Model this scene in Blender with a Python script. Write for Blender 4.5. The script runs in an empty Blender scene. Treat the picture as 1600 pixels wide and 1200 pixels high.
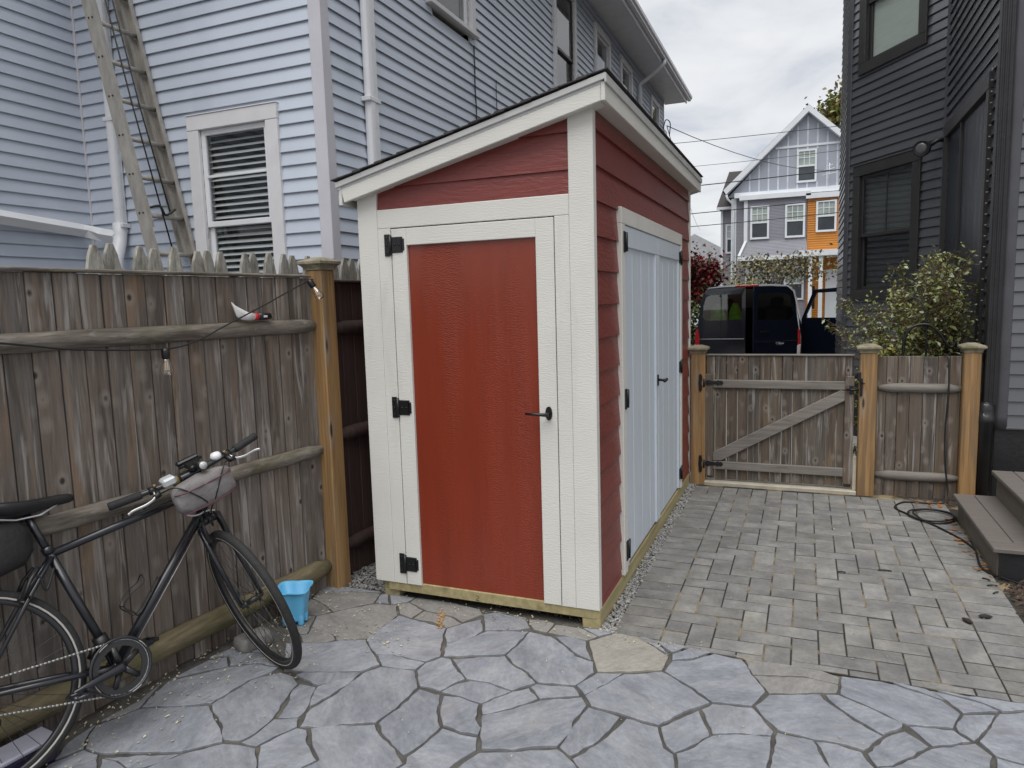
import bpy, bmesh, math, random
from mathutils import Matrix, Vector
random.seed(7)
R = math.radians
sc = bpy.context.scene
COL = sc.collection

# ------------------------------------------------------------------ camera
cam_d = bpy.data.cameras.new('camera'); cam = bpy.data.objects.new('camera', cam_d); COL.objects.link(cam)
cam_d.sensor_fit = 'HORIZONTAL'; cam_d.sensor_width = 36.0; cam_d.lens = 36.0 * 1111.88 / 1600.0
cam_d.clip_start = 0.05; cam_d.clip_end = 900
yaw, pitch, roll = R(-22.4417), R(-6.6184), R(-1.6315)
fw = Vector((math.sin(yaw) * math.cos(pitch), math.cos(yaw) * math.cos(pitch), math.sin(pitch)))
r0 = Vector((math.cos(yaw), -math.sin(yaw), 0)); u0 = r0.cross(fw)
rt = r0 * math.cos(roll) + u0 * math.sin(roll); up = -r0 * math.sin(roll) + u0 * math.cos(roll)
M = Matrix((rt, up, -fw)).transposed().to_4x4(); M.translation = (0.90047, -3.21425, 1.6)
cam.matrix_world = M
sc.camera = cam

# ------------------------------------------------------------------ sky, sun, exposure
SUN_EL, SUN_AZ = R(66), R(176)          # azimuth clockwise from +Y
world = bpy.data.worlds.new('World'); sc.world = world; world.use_nodes = True
nt = world.node_tree; nt.nodes.clear()
def wn(t, **k):
    n = nt.nodes.new(t)
    for a, b in k.items(): setattr(n, a, b)
    return n
sky = wn('ShaderNodeTexSky'); sky.sky_type = 'NISHITA'; sky.sun_disc = False
sky.sun_elevation = SUN_EL; sky.sun_rotation = SUN_AZ; sky.air_density = 1.0; sky.dust_density = 2.0
tc = wn('ShaderNodeTexCoord'); sep = wn('ShaderNodeSeparateXYZ'); nt.links.new(tc.outputs['Generated'], sep.inputs[0])
zz = wn('ShaderNodeMath', operation='MAXIMUM'); zz.inputs[1].default_value = 0.0; nt.links.new(sep.outputs['Z'], zz.inputs[0])
za = wn('ShaderNodeMath', operation='ADD'); za.inputs[1].default_value = 0.22; nt.links.new(zz.outputs[0], za.inputs[0])
dx = wn('ShaderNodeMath', operation='DIVIDE'); dy = wn('ShaderNodeMath', operation='DIVIDE')
nt.links.new(sep.outputs['X'], dx.inputs[0]); nt.links.new(za.outputs[0], dx.inputs[1])
nt.links.new(sep.outputs['Y'], dy.inputs[0]); nt.links.new(za.outputs[0], dy.inputs[1])
cb = wn('ShaderNodeCombineXYZ'); nt.links.new(dx.outputs[0], cb.inputs[0]); nt.links.new(dy.outputs[0], cb.inputs[1])
cn = wn('ShaderNodeTexNoise'); cn.inputs['Scale'].default_value = 2.1; cn.inputs['Detail'].default_value = 7; cn.inputs['Roughness'].default_value = 0.55
cn.inputs['Distortion'].default_value = 0.35
nt.links.new(cb.outputs[0], cn.inputs['Vector'])
cr = wn('ShaderNodeValToRGB'); nt.links.new(cn.outputs['Fac'], cr.inputs[0])
e = cr.color_ramp.elements
e[0].position = 0.30; e[0].color = (3.0, 3.2, 3.6, 1)
e[1].position = 0.68; e[1].color = (5.2, 5.2, 5.2, 1)
m_ = e.new(0.48); m_.color = (4.35, 4.42, 4.55, 1)
mx = wn('ShaderNodeMix', data_type='RGBA'); mx.inputs['Factor'].default_value = 0.92
nt.links.new(sky.outputs[0], mx.inputs['A']); nt.links.new(cr.outputs[0], mx.inputs['B'])
bg = wn('ShaderNodeBackground'); bg.inputs['Strength'].default_value = 0.1
out = wn('ShaderNodeOutputWorld'); nt.links.new(mx.outputs['Result'], bg.inputs[0]); nt.links.new(bg.outputs[0], out.inputs[0])
sun_d = bpy.data.lights.new('sun', 'SUN'); sun_d.energy = 1.5; sun_d.angle = R(55); sun_d.color = (1.0, 0.98, 0.955)
sun = bpy.data.objects.new('sun', sun_d); COL.objects.link(sun)
sd = Vector((math.sin(SUN_AZ) * math.cos(SUN_EL), math.cos(SUN_AZ) * math.cos(SUN_EL), math.sin(SUN_EL)))
sun.rotation_euler = (-sd).to_track_quat('-Z', 'Y').to_euler(); sun.location = (3, -8, 14)
sc.render.filter_size = 1.25; sc.cycles.max_bounces = 7; sc.cycles.diffuse_bounces = 3; sc.cycles.glossy_bounces = 3; sc.cycles.transparent_max_bounces = 8
vs = sc.view_settings; vs.view_transform = 'Standard'; vs.look = 'None'; vs.exposure = 0.87; vs.gamma = 1; vs.use_curve_mapping = False

# ------------------------------------------------------------------ helpers
WM = {}
def link(o, parent=None, M=None, label=None, cat=None, group=None, kind=None):
    M = M or Matrix.Identity(4)
    COL.objects.link(o)
    if parent is not None:
        o.parent = parent; o.matrix_parent_inverse = WM[parent.name].inverted()
    o.matrix_basis = M; WM[o.name] = M.copy()
    if label: o['label'] = label
    if cat: o['category'] = cat
    if group: o['group'] = group
    if kind: o['kind'] = kind
    return o
def thing(name, label, cat, loc=(0, 0, 0), group=None, M=None):
    o = bpy.data.objects.new(name, None); o.empty_display_size = 0.1
    return link(o, None, M or Matrix.Translation(loc), label, cat, group)
def face_M(p, d, z=0.0):
    """x along d, outward = -y, z up"""
    return Matrix.Translation((p[0], p[1], z)) @ Matrix.Rotation(math.atan2(d[1], d[0]), 4, 'Z')

class MB:
    def __init__(s): s.v = []; s.f = []; s.sm = []
    def add(s, vs, fs, smooth=False):
        b = len(s.v); s.v += [tuple(v) for v in vs]; s.f += [tuple(b + i for i in f) for f in fs]; s.sm += [smooth] * len(fs); return s
    def box(s, x0, x1, y0, y1, z0, z1, c=0.0, M=None):
        if c <= 0:
            vs = [(x, y, z) for z in (z0, z1) for y in (y0, y1) for x in (x0, x1)]
            fs = [(0, 2, 3, 1), (4, 5, 7, 6), (0, 1, 5, 4), (2, 6, 7, 3), (0, 4, 6, 2), (1, 3, 7, 5)]
        else:
            c = min(c, (x1 - x0) * .45, (y1 - y0) * .45, (z1 - z0) * .45)
            vs = []; idx = {}
            for iz, z in enumerate((z0, z1)):
                for iy, y in enumerate((y0, y1)):
                    for ix, x in enumerate((x0, x1)):
                        sx, sy, sz = (1 - 2 * ix) * c, (1 - 2 * iy) * c, (1 - 2 * iz) * c
                        for a, q in enumerate(((x, y + sy, z + sz), (x + sx, y, z + sz), (x + sx, y + sy, z))):
                            idx[ix, iy, iz, a] = len(vs); vs.append(q)
            I = lambda x, y, z, a: idx[x, y, z, a]
            fs = []
            for k in (0, 1):
                fs.append([I(k, 0, 0, 0), I(k, 1, 0, 0), I(k, 1, 1, 0), I(k, 0, 1, 0)])
                fs.append([I(0, k, 0, 1), I(1, k, 0, 1), I(1, k, 1, 1), I(0, k, 1, 1)])
                fs.append([I(0, 0, k, 2), I(1, 0, k, 2), I(1, 1, k, 2), I(0, 1, k, 2)])
            for a in (0, 1):
                for b in (0, 1):
                    fs.append([I(0, a, b, 1), I(1, a, b, 1), I(1, a, b, 2), I(0, a, b, 2)])
                    fs.append([I(a, 0, b, 0), I(a, 1, b, 0), I(a, 1, b, 2), I(a, 0, b, 2)])
                    fs.append([I(a, b, 0, 0), I(a, b, 1, 0), I(a, b, 1, 1), I(a, b, 0, 1)])
            for a in (0, 1):
                for b in (0, 1):
                    for d in (0, 1): fs.append([I(a, b, d, 0), I(a, b, d, 1), I(a, b, d, 2)])
            cx = Vector(((x0 + x1) / 2, (y0 + y1) / 2, (z0 + z1) / 2))
            for i, f in enumerate(fs):
                p = [Vector(vs[j]) for j in f]; n = (p[1] - p[0]).cross(p[2] - p[0])
                if n.dot(p[0] - cx) < 0: fs[i] = f[::-1]
        if M is not None: vs = [M @ Vector(v) for v in vs]
        return s.add(vs, fs)
    def tube(s, pts, rad, n=10, closed=False, caps=True, flat=1.0, smooth=True):
        pts = [Vector(p) for p in pts]; m = len(pts)
        if not hasattr(rad, '__len__'): rad = [rad] * m
        tg = []
        for i in range(m):
            a = pts[(i - 1) % m] if (closed or i > 0) else pts[0]; b = pts[(i + 1) % m] if (closed or i < m - 1) else pts[-1]
            t = (b - a); tg.append(t.normalized() if t.length > 1e-9 else Vector((0, 0, 1)))
        ref = Vector((0, 0, 1)) if abs(tg[0].z) < 0.9 else Vector((1, 0, 0))
        nr = (ref - tg[0] * ref.dot(tg[0])).normalized(); vs = []
        for i in range(m):
            nr = (nr - tg[i] * nr.dot(tg[i])).normalized(); bn = tg[i].cross(nr)
            for k in range(n):
                a = 2 * math.pi * k / n
                vs.append(pts[i] + (nr * math.cos(a) * rad[i] + bn * math.sin(a) * rad[i] * flat))
        fs = []
        for i in range(m if closed else m - 1):
            j = (i + 1) % m
            for k in range(n): fs.append((i * n + k, i * n + (k + 1) % n, j * n + (k + 1) % n, j * n + k))
        if caps and not closed: fs += [tuple(range(n - 1, -1, -1)), tuple((m - 1) * n + k for k in range(n))]
        return s.add(vs, fs, smooth)
    def prism(s, poly, z0, z1, c=0.0, M=None):
        """ccw polygon prism with chamfered top"""
        n = len(poly); P = [Vector((p[0], p[1])) for p in poly]
        rings = [[(p.x, p.y, z0) for p in P]]
        if c > 0:
            Q = inset(P, c); rings += [[(p.x, p.y, z1 - c * .8) for p in P], [(q.x, q.y, z1) for q in Q]]
        else: rings += [[(p.x, p.y, z1) for p in P]]
        vs = [v for r in rings for v in r]; fs = [tuple(range(n - 1, -1, -1))]
        for i in range(len(rings) - 1):
            for k in range(n): fs.append((i * n + k, i * n + (k + 1) % n, (i + 1) * n + (k + 1) % n, (i + 1) * n + k))
        fs.append(tuple((len(rings) - 1) * n + k for k in range(n)))
        if M is not None: vs = [M @ Vector(v) for v in vs]
        return s.add(vs, fs)
    def loft(s, rings, smooth=True, caps=True, closed=True):
        n = len(rings[0]); vs = [v for r in rings for v in r]; fs = []
        for i in range(len(rings) - 1):
            for k in range(n if closed else n - 1): fs.append((i * n + k, i * n + (k + 1) % n, (i + 1) * n + (k + 1) % n, (i + 1) * n + k))
        if caps: fs += [tuple(range(n - 1, -1, -1)), tuple((len(rings) - 1) * n + k for k in range(n))]
        return s.add(vs, fs, smooth)
    def lathe(s, prof, n=20, M=None, smooth=True):
        rings = []
        for r, z in prof:
            ring = [Vector((r * math.cos(2 * math.pi * k / n), r * math.sin(2 * math.pi * k / n), z)) for k in range(n)]
            rings.append([M @ v for v in ring] if M is not None else ring)
        return s.loft(rings, smooth)
    def mesh(s, name):
        me = bpy.data.meshes.new(name); me.from_pydata([tuple(v) for v in s.v], [], s.f)
        me.polygons.foreach_set('use_smooth', s.sm); me.update(); return me
    def build(s, name, mat, parent=None, M=None, label=None, cat=None, group=None, kind=None, fix=True):
        me = s.mesh(name); me.materials.append(mat)
        if fix:
            bm = bmesh.new(); bm.from_mesh(me); bmesh.ops.recalc_face_normals(bm, faces=bm.faces); bm.to_mesh(me); bm.free()
        o = bpy.data.objects.new(name, me)
        return link(o, parent, M, label, cat, group, kind)
def inset(P, c):
    n = len(P); Q = []
    for i in range(n):
        a, b, d = P[i - 1], P[i], P[(i + 1) % n]
        e1 = (b - a); e2 = (d - b)
        if e1.length < 1e-6 or e2.length < 1e-6: Q.append(b.copy()); continue
        e1.normalize(); e2.normalize()
        n1 = Vector((-e1.y, e1.x)); n2 = Vector((-e2.y, e2.x)); k = n1 + n2
        if k.length < 1e-4: Q.append(b.copy()); continue
        k.normalize(); Q.append(b + k * (c / max(0.45, k.dot(n1))))
    return Q
def inst(name, me, mat, parent, M):
    o = bpy.data.objects.new(name, me)
    if mat and not me.materials: me.materials.append(mat)
    return link(o, parent, M)
def circ(c, ex, ey, r, n=32):
    return [Vector(c) + Vector(ex) * (r * math.cos(2 * math.pi * k / n)) + Vector(ey) * (r * math.sin(2 * math.pi * k / n)) for k in range(n)]
def bez(pts, n=12):
    """catmull-rom through pts"""
    P = [Vector(p) for p in pts]; P = [P[0] * 2 - P[1]] + P + [P[-1] * 2 - P[-2]]; out = []
    for i in range(1, len(P) - 2):
        for k in range(n):
            t = k / n
            out.append(0.5 * ((2 * P[i]) + (P[i + 1] - P[i - 1]) * t + (2 * P[i - 1] - 5 * P[i] + 4 * P[i + 1] - P[i + 2]) * t * t + (3 * P[i] - P[i - 1] - 3 * P[i + 1] + P[i + 2]) * t ** 3))
    return out + [P[-2]]

# ------------------------------------------------------------------ materials
def mat(name, col, rough=0.6, var=0.12, vscale=(6, 6, 6), col2=None, c2pos=(0.45, 0.7), c2scale=None, objvar=0.0, bump=0.0, bscale=(60, 60, 60),
        bdetail=4, metal=0.0, spec=0.5, shift=0.0, stain=None, wave=None, knots=None, coat=0.0, huevar=0.0, rotrand=False, fine=0.0, bdist=0.01, mid=None, bmask=None):
    m = bpy.data.materials.new(name); m.use_nodes = True; t = m.node_tree; L = t.links.new
    bs = t.nodes['Principled BSDF']; bs.inputs['Roughness'].default_value = rough; bs.inputs['Metallic'].default_value = metal
    bs.inputs['Specular IOR Level'].default_value = spec; bs.inputs['Coat Weight'].default_value = coat
    def N(k, **a):
        n = t.nodes.new(k)
        for x, y in a.items(): setattr(n, x, y)
        return n
    geo = N('ShaderNodeNewGeometry'); oi = N('ShaderNodeObjectInfo'); pos = geo.outputs['Position']
    if shift or rotrand:
        if rotrand:
            vr = N('ShaderNodeVectorRotate', rotation_type='Z_AXIS'); an = N('ShaderNodeMath', operation='MULTIPLY'); an.inputs[1].default_value = 6.28
            L(oi.outputs['Random'], an.inputs[0]); L(an.outputs[0], vr.inputs['Angle']); L(pos, vr.inputs['Vector']); pos = vr.outputs[0]
        sm = N('ShaderNodeVectorMath', operation='SCALE'); cv = N('ShaderNodeCombineXYZ')
        for i in range(3): L(oi.outputs['Random'], cv.inputs[i])
        sm.inputs['Scale'].default_value = shift or 13.7; L(cv.outputs[0], sm.inputs[0])
        ad = N('ShaderNodeVectorMath', operation='ADD'); L(pos, ad.inputs[0]); L(sm.outputs[0], ad.inputs[1]); pos = ad.outputs[0]
    def noise(scale, detail=4, rough_=0.55, dist=0.0):
        mp = N('ShaderNodeMapping'); mp.inputs['Scale'].default_value = scale; L(pos, mp.inputs[0])
        n = N('ShaderNodeTexNoise'); n.inputs['Scale'].default_value = 1; n.inputs['Detail'].default_value = detail; n.inputs['Roughness'].default_value = rough_
        n.inputs['Distortion'].default_value = dist; L(mp.outputs[0], n.inputs['Vector']); return n.outputs['Fac']
    def mixc(fac, a, b, blend='MIX'):
        mx = N('ShaderNodeMix', data_type='RGBA', blend_type=blend)
        for s_, v in ((mx.inputs['Factor'], fac), (mx.inputs['A'], a), (mx.inputs['B'], b)):
            if isinstance(v, (int, float)): s_.default_value = v
            elif isinstance(v, tuple): s_.default_value = (*v, 1)
            else: L(v, s_)
        return mx.outputs['Result']
    def ramp(fac, a, b):
        r = N('ShaderNodeMapRange'); r.inputs['From Min'].default_value = a; r.inputs['From Max'].default_value = b; L(fac, r.inputs['Value']); return r.outputs[0]
    c = tuple(col)
    if col2: c = mixc(ramp(noise(c2scale or vscale, 4, 0.6, 0.4), *c2pos), c, tuple(col2))
    hv = N('ShaderNodeHueSaturation')
    if isinstance(c, tuple): hv.inputs['Color'].default_value = (*c, 1)
    else: L(c, hv.inputs['Color'])
    v1 = ramp(noise(vscale, 4), 0.3, 0.7)
    a = N('ShaderNodeMath', operation='MULTIPLY_ADD'); a.inputs[1].default_value = 2 * var; a.inputs[2].default_value = 1 - var; L(v1, a.inputs[0]); val = a.outputs[0]
    if fine:
        v2 = noise((180, 180, 180), 3); a2 = N('ShaderNodeMath', operation='MULTIPLY_ADD'); a2.inputs[1].default_value = 2 * fine; a2.inputs[2].default_value = -fine; L(v2, a2.inputs[0])
        ad2 = N('ShaderNodeMath', operation='ADD'); L(val, ad2.inputs[0]); L(a2.outputs[0], ad2.inputs[1]); val = ad2.outputs[0]
    if mid:
        v3 = ramp(noise(mid[0], 4, 0.65), 0.32, 0.68); a3 = N('ShaderNodeMath', operation='MULTIPLY_ADD'); a3.inputs[1].default_value = 2 * mid[1]; a3.inputs[2].default_value = 1 - mid[1]; L(v3, a3.inputs[0])
        mm3 = N('ShaderNodeMath', operation='MULTIPLY'); L(val, mm3.inputs[0]); L(a3.outputs[0], mm3.inputs[1]); val = mm3.outputs[0]
    if objvar:
        b = N('ShaderNodeMath', operation='MULTIPLY_ADD'); b.inputs[1].default_value = 2 * objvar; b.inputs[2].default_value = 1 - objvar; L(oi.outputs['Random'], b.inputs[0])
        mm = N('ShaderNodeMath', operation='MULTIPLY'); L(val, mm.inputs[0]); L(b.outputs[0], mm.inputs[1]); val = mm.outputs[0]
    L(val, hv.inputs['Value'])
    if huevar:
        wn_ = N('ShaderNodeTexWhiteNoise', noise_dimensions='1D'); L(oi.outputs['Random'], wn_.inputs['W'])
        h = N('ShaderNodeMath', operation='MULTIPLY_ADD'); h.inputs[1].default_value = 2 * huevar; h.inputs[2].default_value = 1 - huevar; L(wn_.outputs['Value'], h.inputs[0]); L(h.outputs[0], hv.inputs['Saturation'])
    c = hv.outputs[0]
    for (sc_, sscale, lo, hi, amt) in (stain or []):
        f = ramp(noise(sscale, 4, 0.6, 0.6), lo, hi); mu = N('ShaderNodeMath', operation='MULTIPLY'); mu.inputs[1].default_value = amt; L(f, mu.inputs[0]); c = mixc(mu.outputs[0], c, tuple(sc_))
    bh = None
    if knots:
        kscale, kr, kc = knots
        mp = N('ShaderNodeMapping'); mp.inputs['Scale'].default_value = kscale; L(pos, mp.inputs[0])
        vo = N('ShaderNodeTexVoronoi'); vo.inputs['Scale'].default_value = 1; L(mp.outputs[0], vo.inputs['Vector'])
        f2 = ramp(vo.outputs['Distance'], kr * 2.4, kr * 1.1); mu2 = N('ShaderNodeMath', operation='MULTIPLY'); mu2.inputs[1].default_value = .4; L(f2, mu2.inputs[0]); c = mixc(mu2.outputs[0], c, (0.30, 0.27, 0.24)); f = ramp(vo.outputs['Distance'], kr, kr * 0.45); c = mixc(f, c, tuple(kc))
    L(c, bs.inputs['Base Color'])
    if bump or wave:
        h = noise(bscale, bdetail, 0.6)
        if wave:
            wscale, wdist, waxis, wamt = wave
            wv = N('ShaderNodeTexWave', wave_type='BANDS', bands_direction=waxis, wave_profile='SIN'); wv.inputs['Scale'].default_value = wscale
            wv.inputs['Distortion'].default_value = wdist; wv.inputs['Detail'].default_value = 3; wv.inputs['Detail Scale'].default_value = 1.2; L(pos, wv.inputs['Vector'])
            am = N('ShaderNodeMath', operation='MULTIPLY_ADD'); am.inputs[1].default_value = wamt; L(wv.outputs['Fac'], am.inputs[0]); L(h, am.inputs[2]); h = am.outputs[0]
        if bmask:
            bm_ = N('ShaderNodeMath', operation='MULTIPLY'); L(ramp(noise(bmask, 3), .42, .66), bm_.inputs[0]); L(h, bm_.inputs[1]); h = bm_.outputs[0]
        bp = N('ShaderNodeBump'); bp.inputs['Strength'].default_value = bump; bp.inputs['Distance'].default_value = bdist; L(h, bp.inputs['Height']); L(bp.outputs[0], bs.inputs['Normal'])
    return m
def glass_mat(name, tint=(0.86, 0.89, 0.89), refl=1.0):
    m = bpy.data.materials.new(name); m.use_nodes = True; t = m.node_tree; t.nodes.clear(); L = t.links.new
    tr = t.nodes.new('ShaderNodeBsdfTransparent'); tr.inputs[0].default_value = (*tint, 1)
    gl = t.nodes.new('ShaderNodeBsdfGlossy'); gl.inputs['Roughness'].default_value = 0.02
    fr = t.nodes.new('ShaderNodeLayerWeight'); fr.inputs['Blend'].default_value = 0.5; pw = t.nodes.new('ShaderNodeMath'); pw.operation = 'POWER'; pw.inputs[1].default_value = 4.0; L(fr.outputs['Facing'], pw.inputs[0])
    mu = t.nodes.new('ShaderNodeMath'); mu.operation = 'MULTIPLY_ADD'; mu.inputs[1].default_value = 0.95; mu.inputs[2].default_value = 0.07 * refl; mu.use_clamp = True; L(pw.outputs[0], mu.inputs[0])
    # waviness of old panes
    no = t.nodes.new('ShaderNodeTexNoise'); no.inputs['Scale'].default_value = 3.0; bp = t.nodes.new('ShaderNodeBump'); bp.inputs['Strength'].default_value = 0.03; L(no.outputs['Fac'], bp.inputs['Height']); L(bp.outputs[0], gl.inputs['Normal'])
    mx = t.nodes.new('ShaderNodeMixShader'); L(mu.outputs[0], mx.inputs[0]); L(tr.outputs[0], mx.inputs[1]); L(gl.outputs[0], mx.inputs[2])
    o = t.nodes.new('ShaderNodeOutputMaterial'); L(mx.outputs[0], o.inputs[0]); return m

m_trim = mat('cream_painted_trim', (0.67, 0.66, 0.612), 0.5, 0.04, (3, 3, 3), stain=[((0.50, 0.47, 0.41), (5, 5, 1.2), 0.56, 0.78, 0.4)], bump=0.3, bscale=(20, 20, 180), wave=(25, 12, 'Z', 0.25), bdist=0.004)
m_trimh = mat('cream_painted_trim_lengthwise', (0.67, 0.66, 0.612), 0.5, 0.03, (3, 3, 3), bump=0.28, bscale=(14, 14, 180), wave=(22, 10, 'Z', 0.2), bdist=0.004)
m_redside = mat('red_painted_lap_siding', (0.185, 0.034, 0.027), 0.36, 0.10, (3, 3, 12), bump=0.42, bscale=(9, 9, 120), wave=(8, 11, 'Z', 0.25), shift=3.1, bdist=0.006, mid=((14, 14, 110), .07))
m_reddoor = mat('red_painted_door_panel', (0.215, 0.033, 0.0145), 0.27, 0.07, (5, 5, 1.0), bump=0.5, bscale=(38, 38, 170), wave=(27, 14, 'Z', 0.35), bdist=0.004, mid=((20, 20, 2), .05), bmask=(7, 7, .9))
m_greydoor = mat('pale_blue_grey_painted_door', (0.575, 0.635, 0.695), 0.5, 0.04, (8, 14, 2), bump=0.4, bscale=(60, 60, 8), bdist=0.004)
m_black = mat('black_powder_coated_steel', (0.008, 0.008, 0.009), 0.4, 0.15, (20, 20, 20), bump=0.1, bscale=(200, 200, 200), bdist=0.002)
m_ptwood = mat('green_treated_lumber', (0.34, 0.29, 0.15), 0.75, 0.22, (30, 2, 30), objvar=0.1, bump=0.3, bscale=(90, 6, 90), stain=[((0.16, 0.12, 0.07), (9, 1.3, 9), 0.55, 0.75, 0.6)], bdist=0.004)
m_shingle = mat('dark_asphalt_shingle', (0.055, 0.05, 0.05), 0.9, 0.3, (60, 60, 60), bump=0.5, bscale=(150, 150, 150))
m_dripedge = mat('grey_metal_drip_edge', (0.50, 0.50, 0.485), 0.4, 0.08, (8, 8, 8))
m_bluesid = mat('pale_blue_vinyl_siding', (0.515, 0.565, 0.645), 0.4, 0.07, (0.9, 0.9, 1.6), objvar=0.035, bump=0.06, bscale=(8, 8, 60), stain=[((0.24, 0.26, 0.33), (0.9, 0.9, 0.5), 0.52, 0.75, 0.32)])
m_bluetrim = mat('pale_lilac_vinyl_trim', (0.57, 0.56, 0.60), 0.45, 0.05, (4, 4, 4))
m_white = mat('white_vinyl', (0.74, 0.75, 0.77), 0.4, 0.05, (5, 5, 2), stain=[((0.4, 0.4, 0.38), (2, 2, 9), 0.6, 0.85, 0.5)])
m_offwhite = mat('off_white_window_casing', (0.67, 0.665, 0.675), 0.5, 0.06, (5, 5, 5))
m_darksid = mat('charcoal_vinyl_siding', (0.088, 0.090, 0.099), 0.22, 0.1, (1.2, 1.2, 3), objvar=0.04, spec=.9, bump=0.05, bscale=(10, 10, 50))
m_darktrim = mat('charcoal_corner_trim', (0.072, 0.073, 0.082), 0.36, 0.1, (3, 3, 2), bump=0.25, bscale=(6, 6, 4), bdist=0.02)
m_bronze = mat('dark_bronze_window_frame', (0.035, 0.033, 0.032), 0.45, 0.15, (6, 6, 6), stain=[((0.1, 0.095, 0.09), (7, 7, 7), 0.6, 0.85, 0.5)])
m_blackpaint = mat('black_painted_foundation', (0.016, 0.016, 0.018), 0.45, 0.25, (5, 5, 5), bump=0.25, bscale=(30, 30, 30))
m_panel = mat('dark_plastic_sheeting', (0.028, 0.03, 0.042), 0.28, 0.2, (3, 3, 0.6), bump=0.3, bscale=(6, 6, 1.5), bdist=0.02)
m_glass = glass_mat('window_glass')
m_dim = mat('dim_interior', (0.03, 0.03, 0.032), 0.9, 0.2, (2, 2, 2))
m_blind = mat('white_blind_slat', (0.68, 0.69, 0.69), 0.6, 0.05, (4, 4, 4))
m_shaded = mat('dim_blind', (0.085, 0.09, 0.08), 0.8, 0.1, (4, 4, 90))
m_shade = mat('grey_green_cellular_shade', (0.62, 0.66, 0.58), 0.8, 0.06, (4, 4, 60), bump=0.1, bscale=(2, 2, 200))
GREY_STAIN = [((0.13, 0.095, 0.07), (3, 3, .9), 0.48, 0.62, 0.6), ((0.245, 0.155, 0.088), (11, 11, 1.2), 0.56, 0.69, 0.5), ((0.055, 0.045, 0.038), (16, 16, 1.6), 0.50, 0.64, 0.7), ((0.38, 0.365, 0.34), (22, 22, 1.6), 0.56, 0.67, 0.6)]
m_fence = mat('weathered_cedar_board', (0.155, 0.132, 0.113), 0.85, 0.28, (55, 55, 2.2), objvar=0.22, huevar=0.25, mid=((130, 130, 9), .18), bump=0.6, bscale=(110, 110, 4), shift=17.0, stain=GREY_STAIN, knots=((9.5, 9.5, 7), 0.13, (0.035, 0.026, 0.02)), bdist=0.006)
m_gatewood = mat('weathered_grey_gate_board', (0.115, 0.093, 0.072), 0.85, 0.34, (55, 55, 2.0), objvar=0.2, huevar=0.25, bump=0.45, bscale=(110, 110, 4), shift=21.0, stain=GREY_STAIN, knots=((11, 11, 8), 0.14, (0.035, 0.025, 0.018)), bdist=0.006)
m_railwood = mat('weathered_half_round_rail', (0.165, 0.145, 0.120), 0.9, 0.34, (40, 3, 40), objvar=0.12, bump=0.6, bscale=(70, 5, 70), shift=5.0, mid=((60, 9, 60), .2), stain=[((0.10, 0.10, 0.04), (5, 3, 8), 0.5, 0.66, 0.6), ((0.06, 0.048, 0.036), (20, 2.5, 30), 0.5, 0.66, 0.7), ((0.27, 0.26, 0.22), (30, 9, 30), 0.58, 0.68, 0.5)], bdist=0.008)
m_railgrey = mat('weathered_grey_cross_rail', (0.20, 0.182, 0.16), 0.9, 0.22, (3, 40, 40), objvar=0.1, bump=0.5, bscale=(5, 70, 70), stain=[((0.09, 0.075, 0.06), (4, 20, 30), 0.55, 0.75, 0.6)], bdist=0.006)
m_lowrail = mat('mossy_bottom_rail', (0.16, 0.13, 0.08), 0.9, 0.34, (30, 3, 30), mid=((60, 9, 60), .2), bump=0.6, bscale=(60, 6, 60), stain=[((0.085, 0.085, 0.03), (6, 2.5, 6), 0.42, 0.62, 0.7)], bdist=0.008)
m_post = mat('amber_cedar_post', (0.285, 0.165, 0.066), 0.7, 0.32, (55, 55, 1.6), mid=((140, 140, 5), .14), objvar=0.12, bump=0.35, bscale=(90, 90, 4), shift=9.0, stain=[((0.17, 0.11, 0.065), (16, 16, 1.0), 0.48, 0.64, 0.7), ((0.33, 0.27, 0.16), (20, 20, 0.9), 0.54, 0.66, 0.6)], knots=((8, 8, 1.7), 0.1, (0.05, 0.025, 0.01)), bdist=0.005)
m_cap = mat('mossy_post_cap', (0.25, 0.22, 0.16), 0.9, 0.3, (20, 20, 20), bump=0.5, bscale=(50, 50, 50), stain=[((0.12, 0.12, 0.05), (9, 9, 9), 0.45, 0.65, 0.7)])
m_backfence = mat('dark_red_brown_board', (0.066, 0.042, 0.037), 0.8, 0.25, (40, 40, 2), objvar=0.2, bump=0.4, bscale=(100, 100, 4), shift=11.0, bdist=0.005)
m_picket = mat('silver_grey_lichen_picket', (0.33, 0.315, 0.28), 0.9, 0.3, (50, 50, 5), mid=((90, 90, 20), .2), objvar=0.12, bump=0.5, bscale=(90, 90, 8), shift=8.0, stain=[((0.11, 0.11, 0.07), (22, 22, 9), 0.48, 0.66, 0.75), ((0.05, 0.05, 0.045), (30, 30, 8), 0.6, 0.75, 0.6)], bdist=0.006)
FS = dict(vscale=(6, 12, 8), objvar=0.07, fine=0.16, mid=((34, 60, 40), .15), bump=0.2, bscale=(90, 150, 110), rotrand=True, shift=31.0, bdist=0.008)
m_flag = mat('blue_grey_flagstone', (0.20, 0.212, 0.238), 0.7, 0.13, col2=(0.255, 0.267, 0.292), c2scale=(4, 9, 3), c2pos=(.4, .6), stain=[((0.33, 0.33, 0.335), (7, 15, 4), 0.55, 0.68, 0.4), ((0.125, 0.132, 0.152), (6, 11, 4), 0.55, 0.7, 0.5), ((0.25, 0.23, 0.21), (2, 3, 4), 0.56, 0.7, 0.35)], **FS)
m_flagn = mat('warm_grey_flagstone', (0.205, 0.198, 0.188), 0.72, 0.17, col2=(0.25, 0.24, 0.225), c2scale=(1.5, 5.5, 3), stain=[((0.12, 0.115, 0.11), (3, 8, 4), 0.58, 0.8, 0.5)], **FS)
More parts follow.
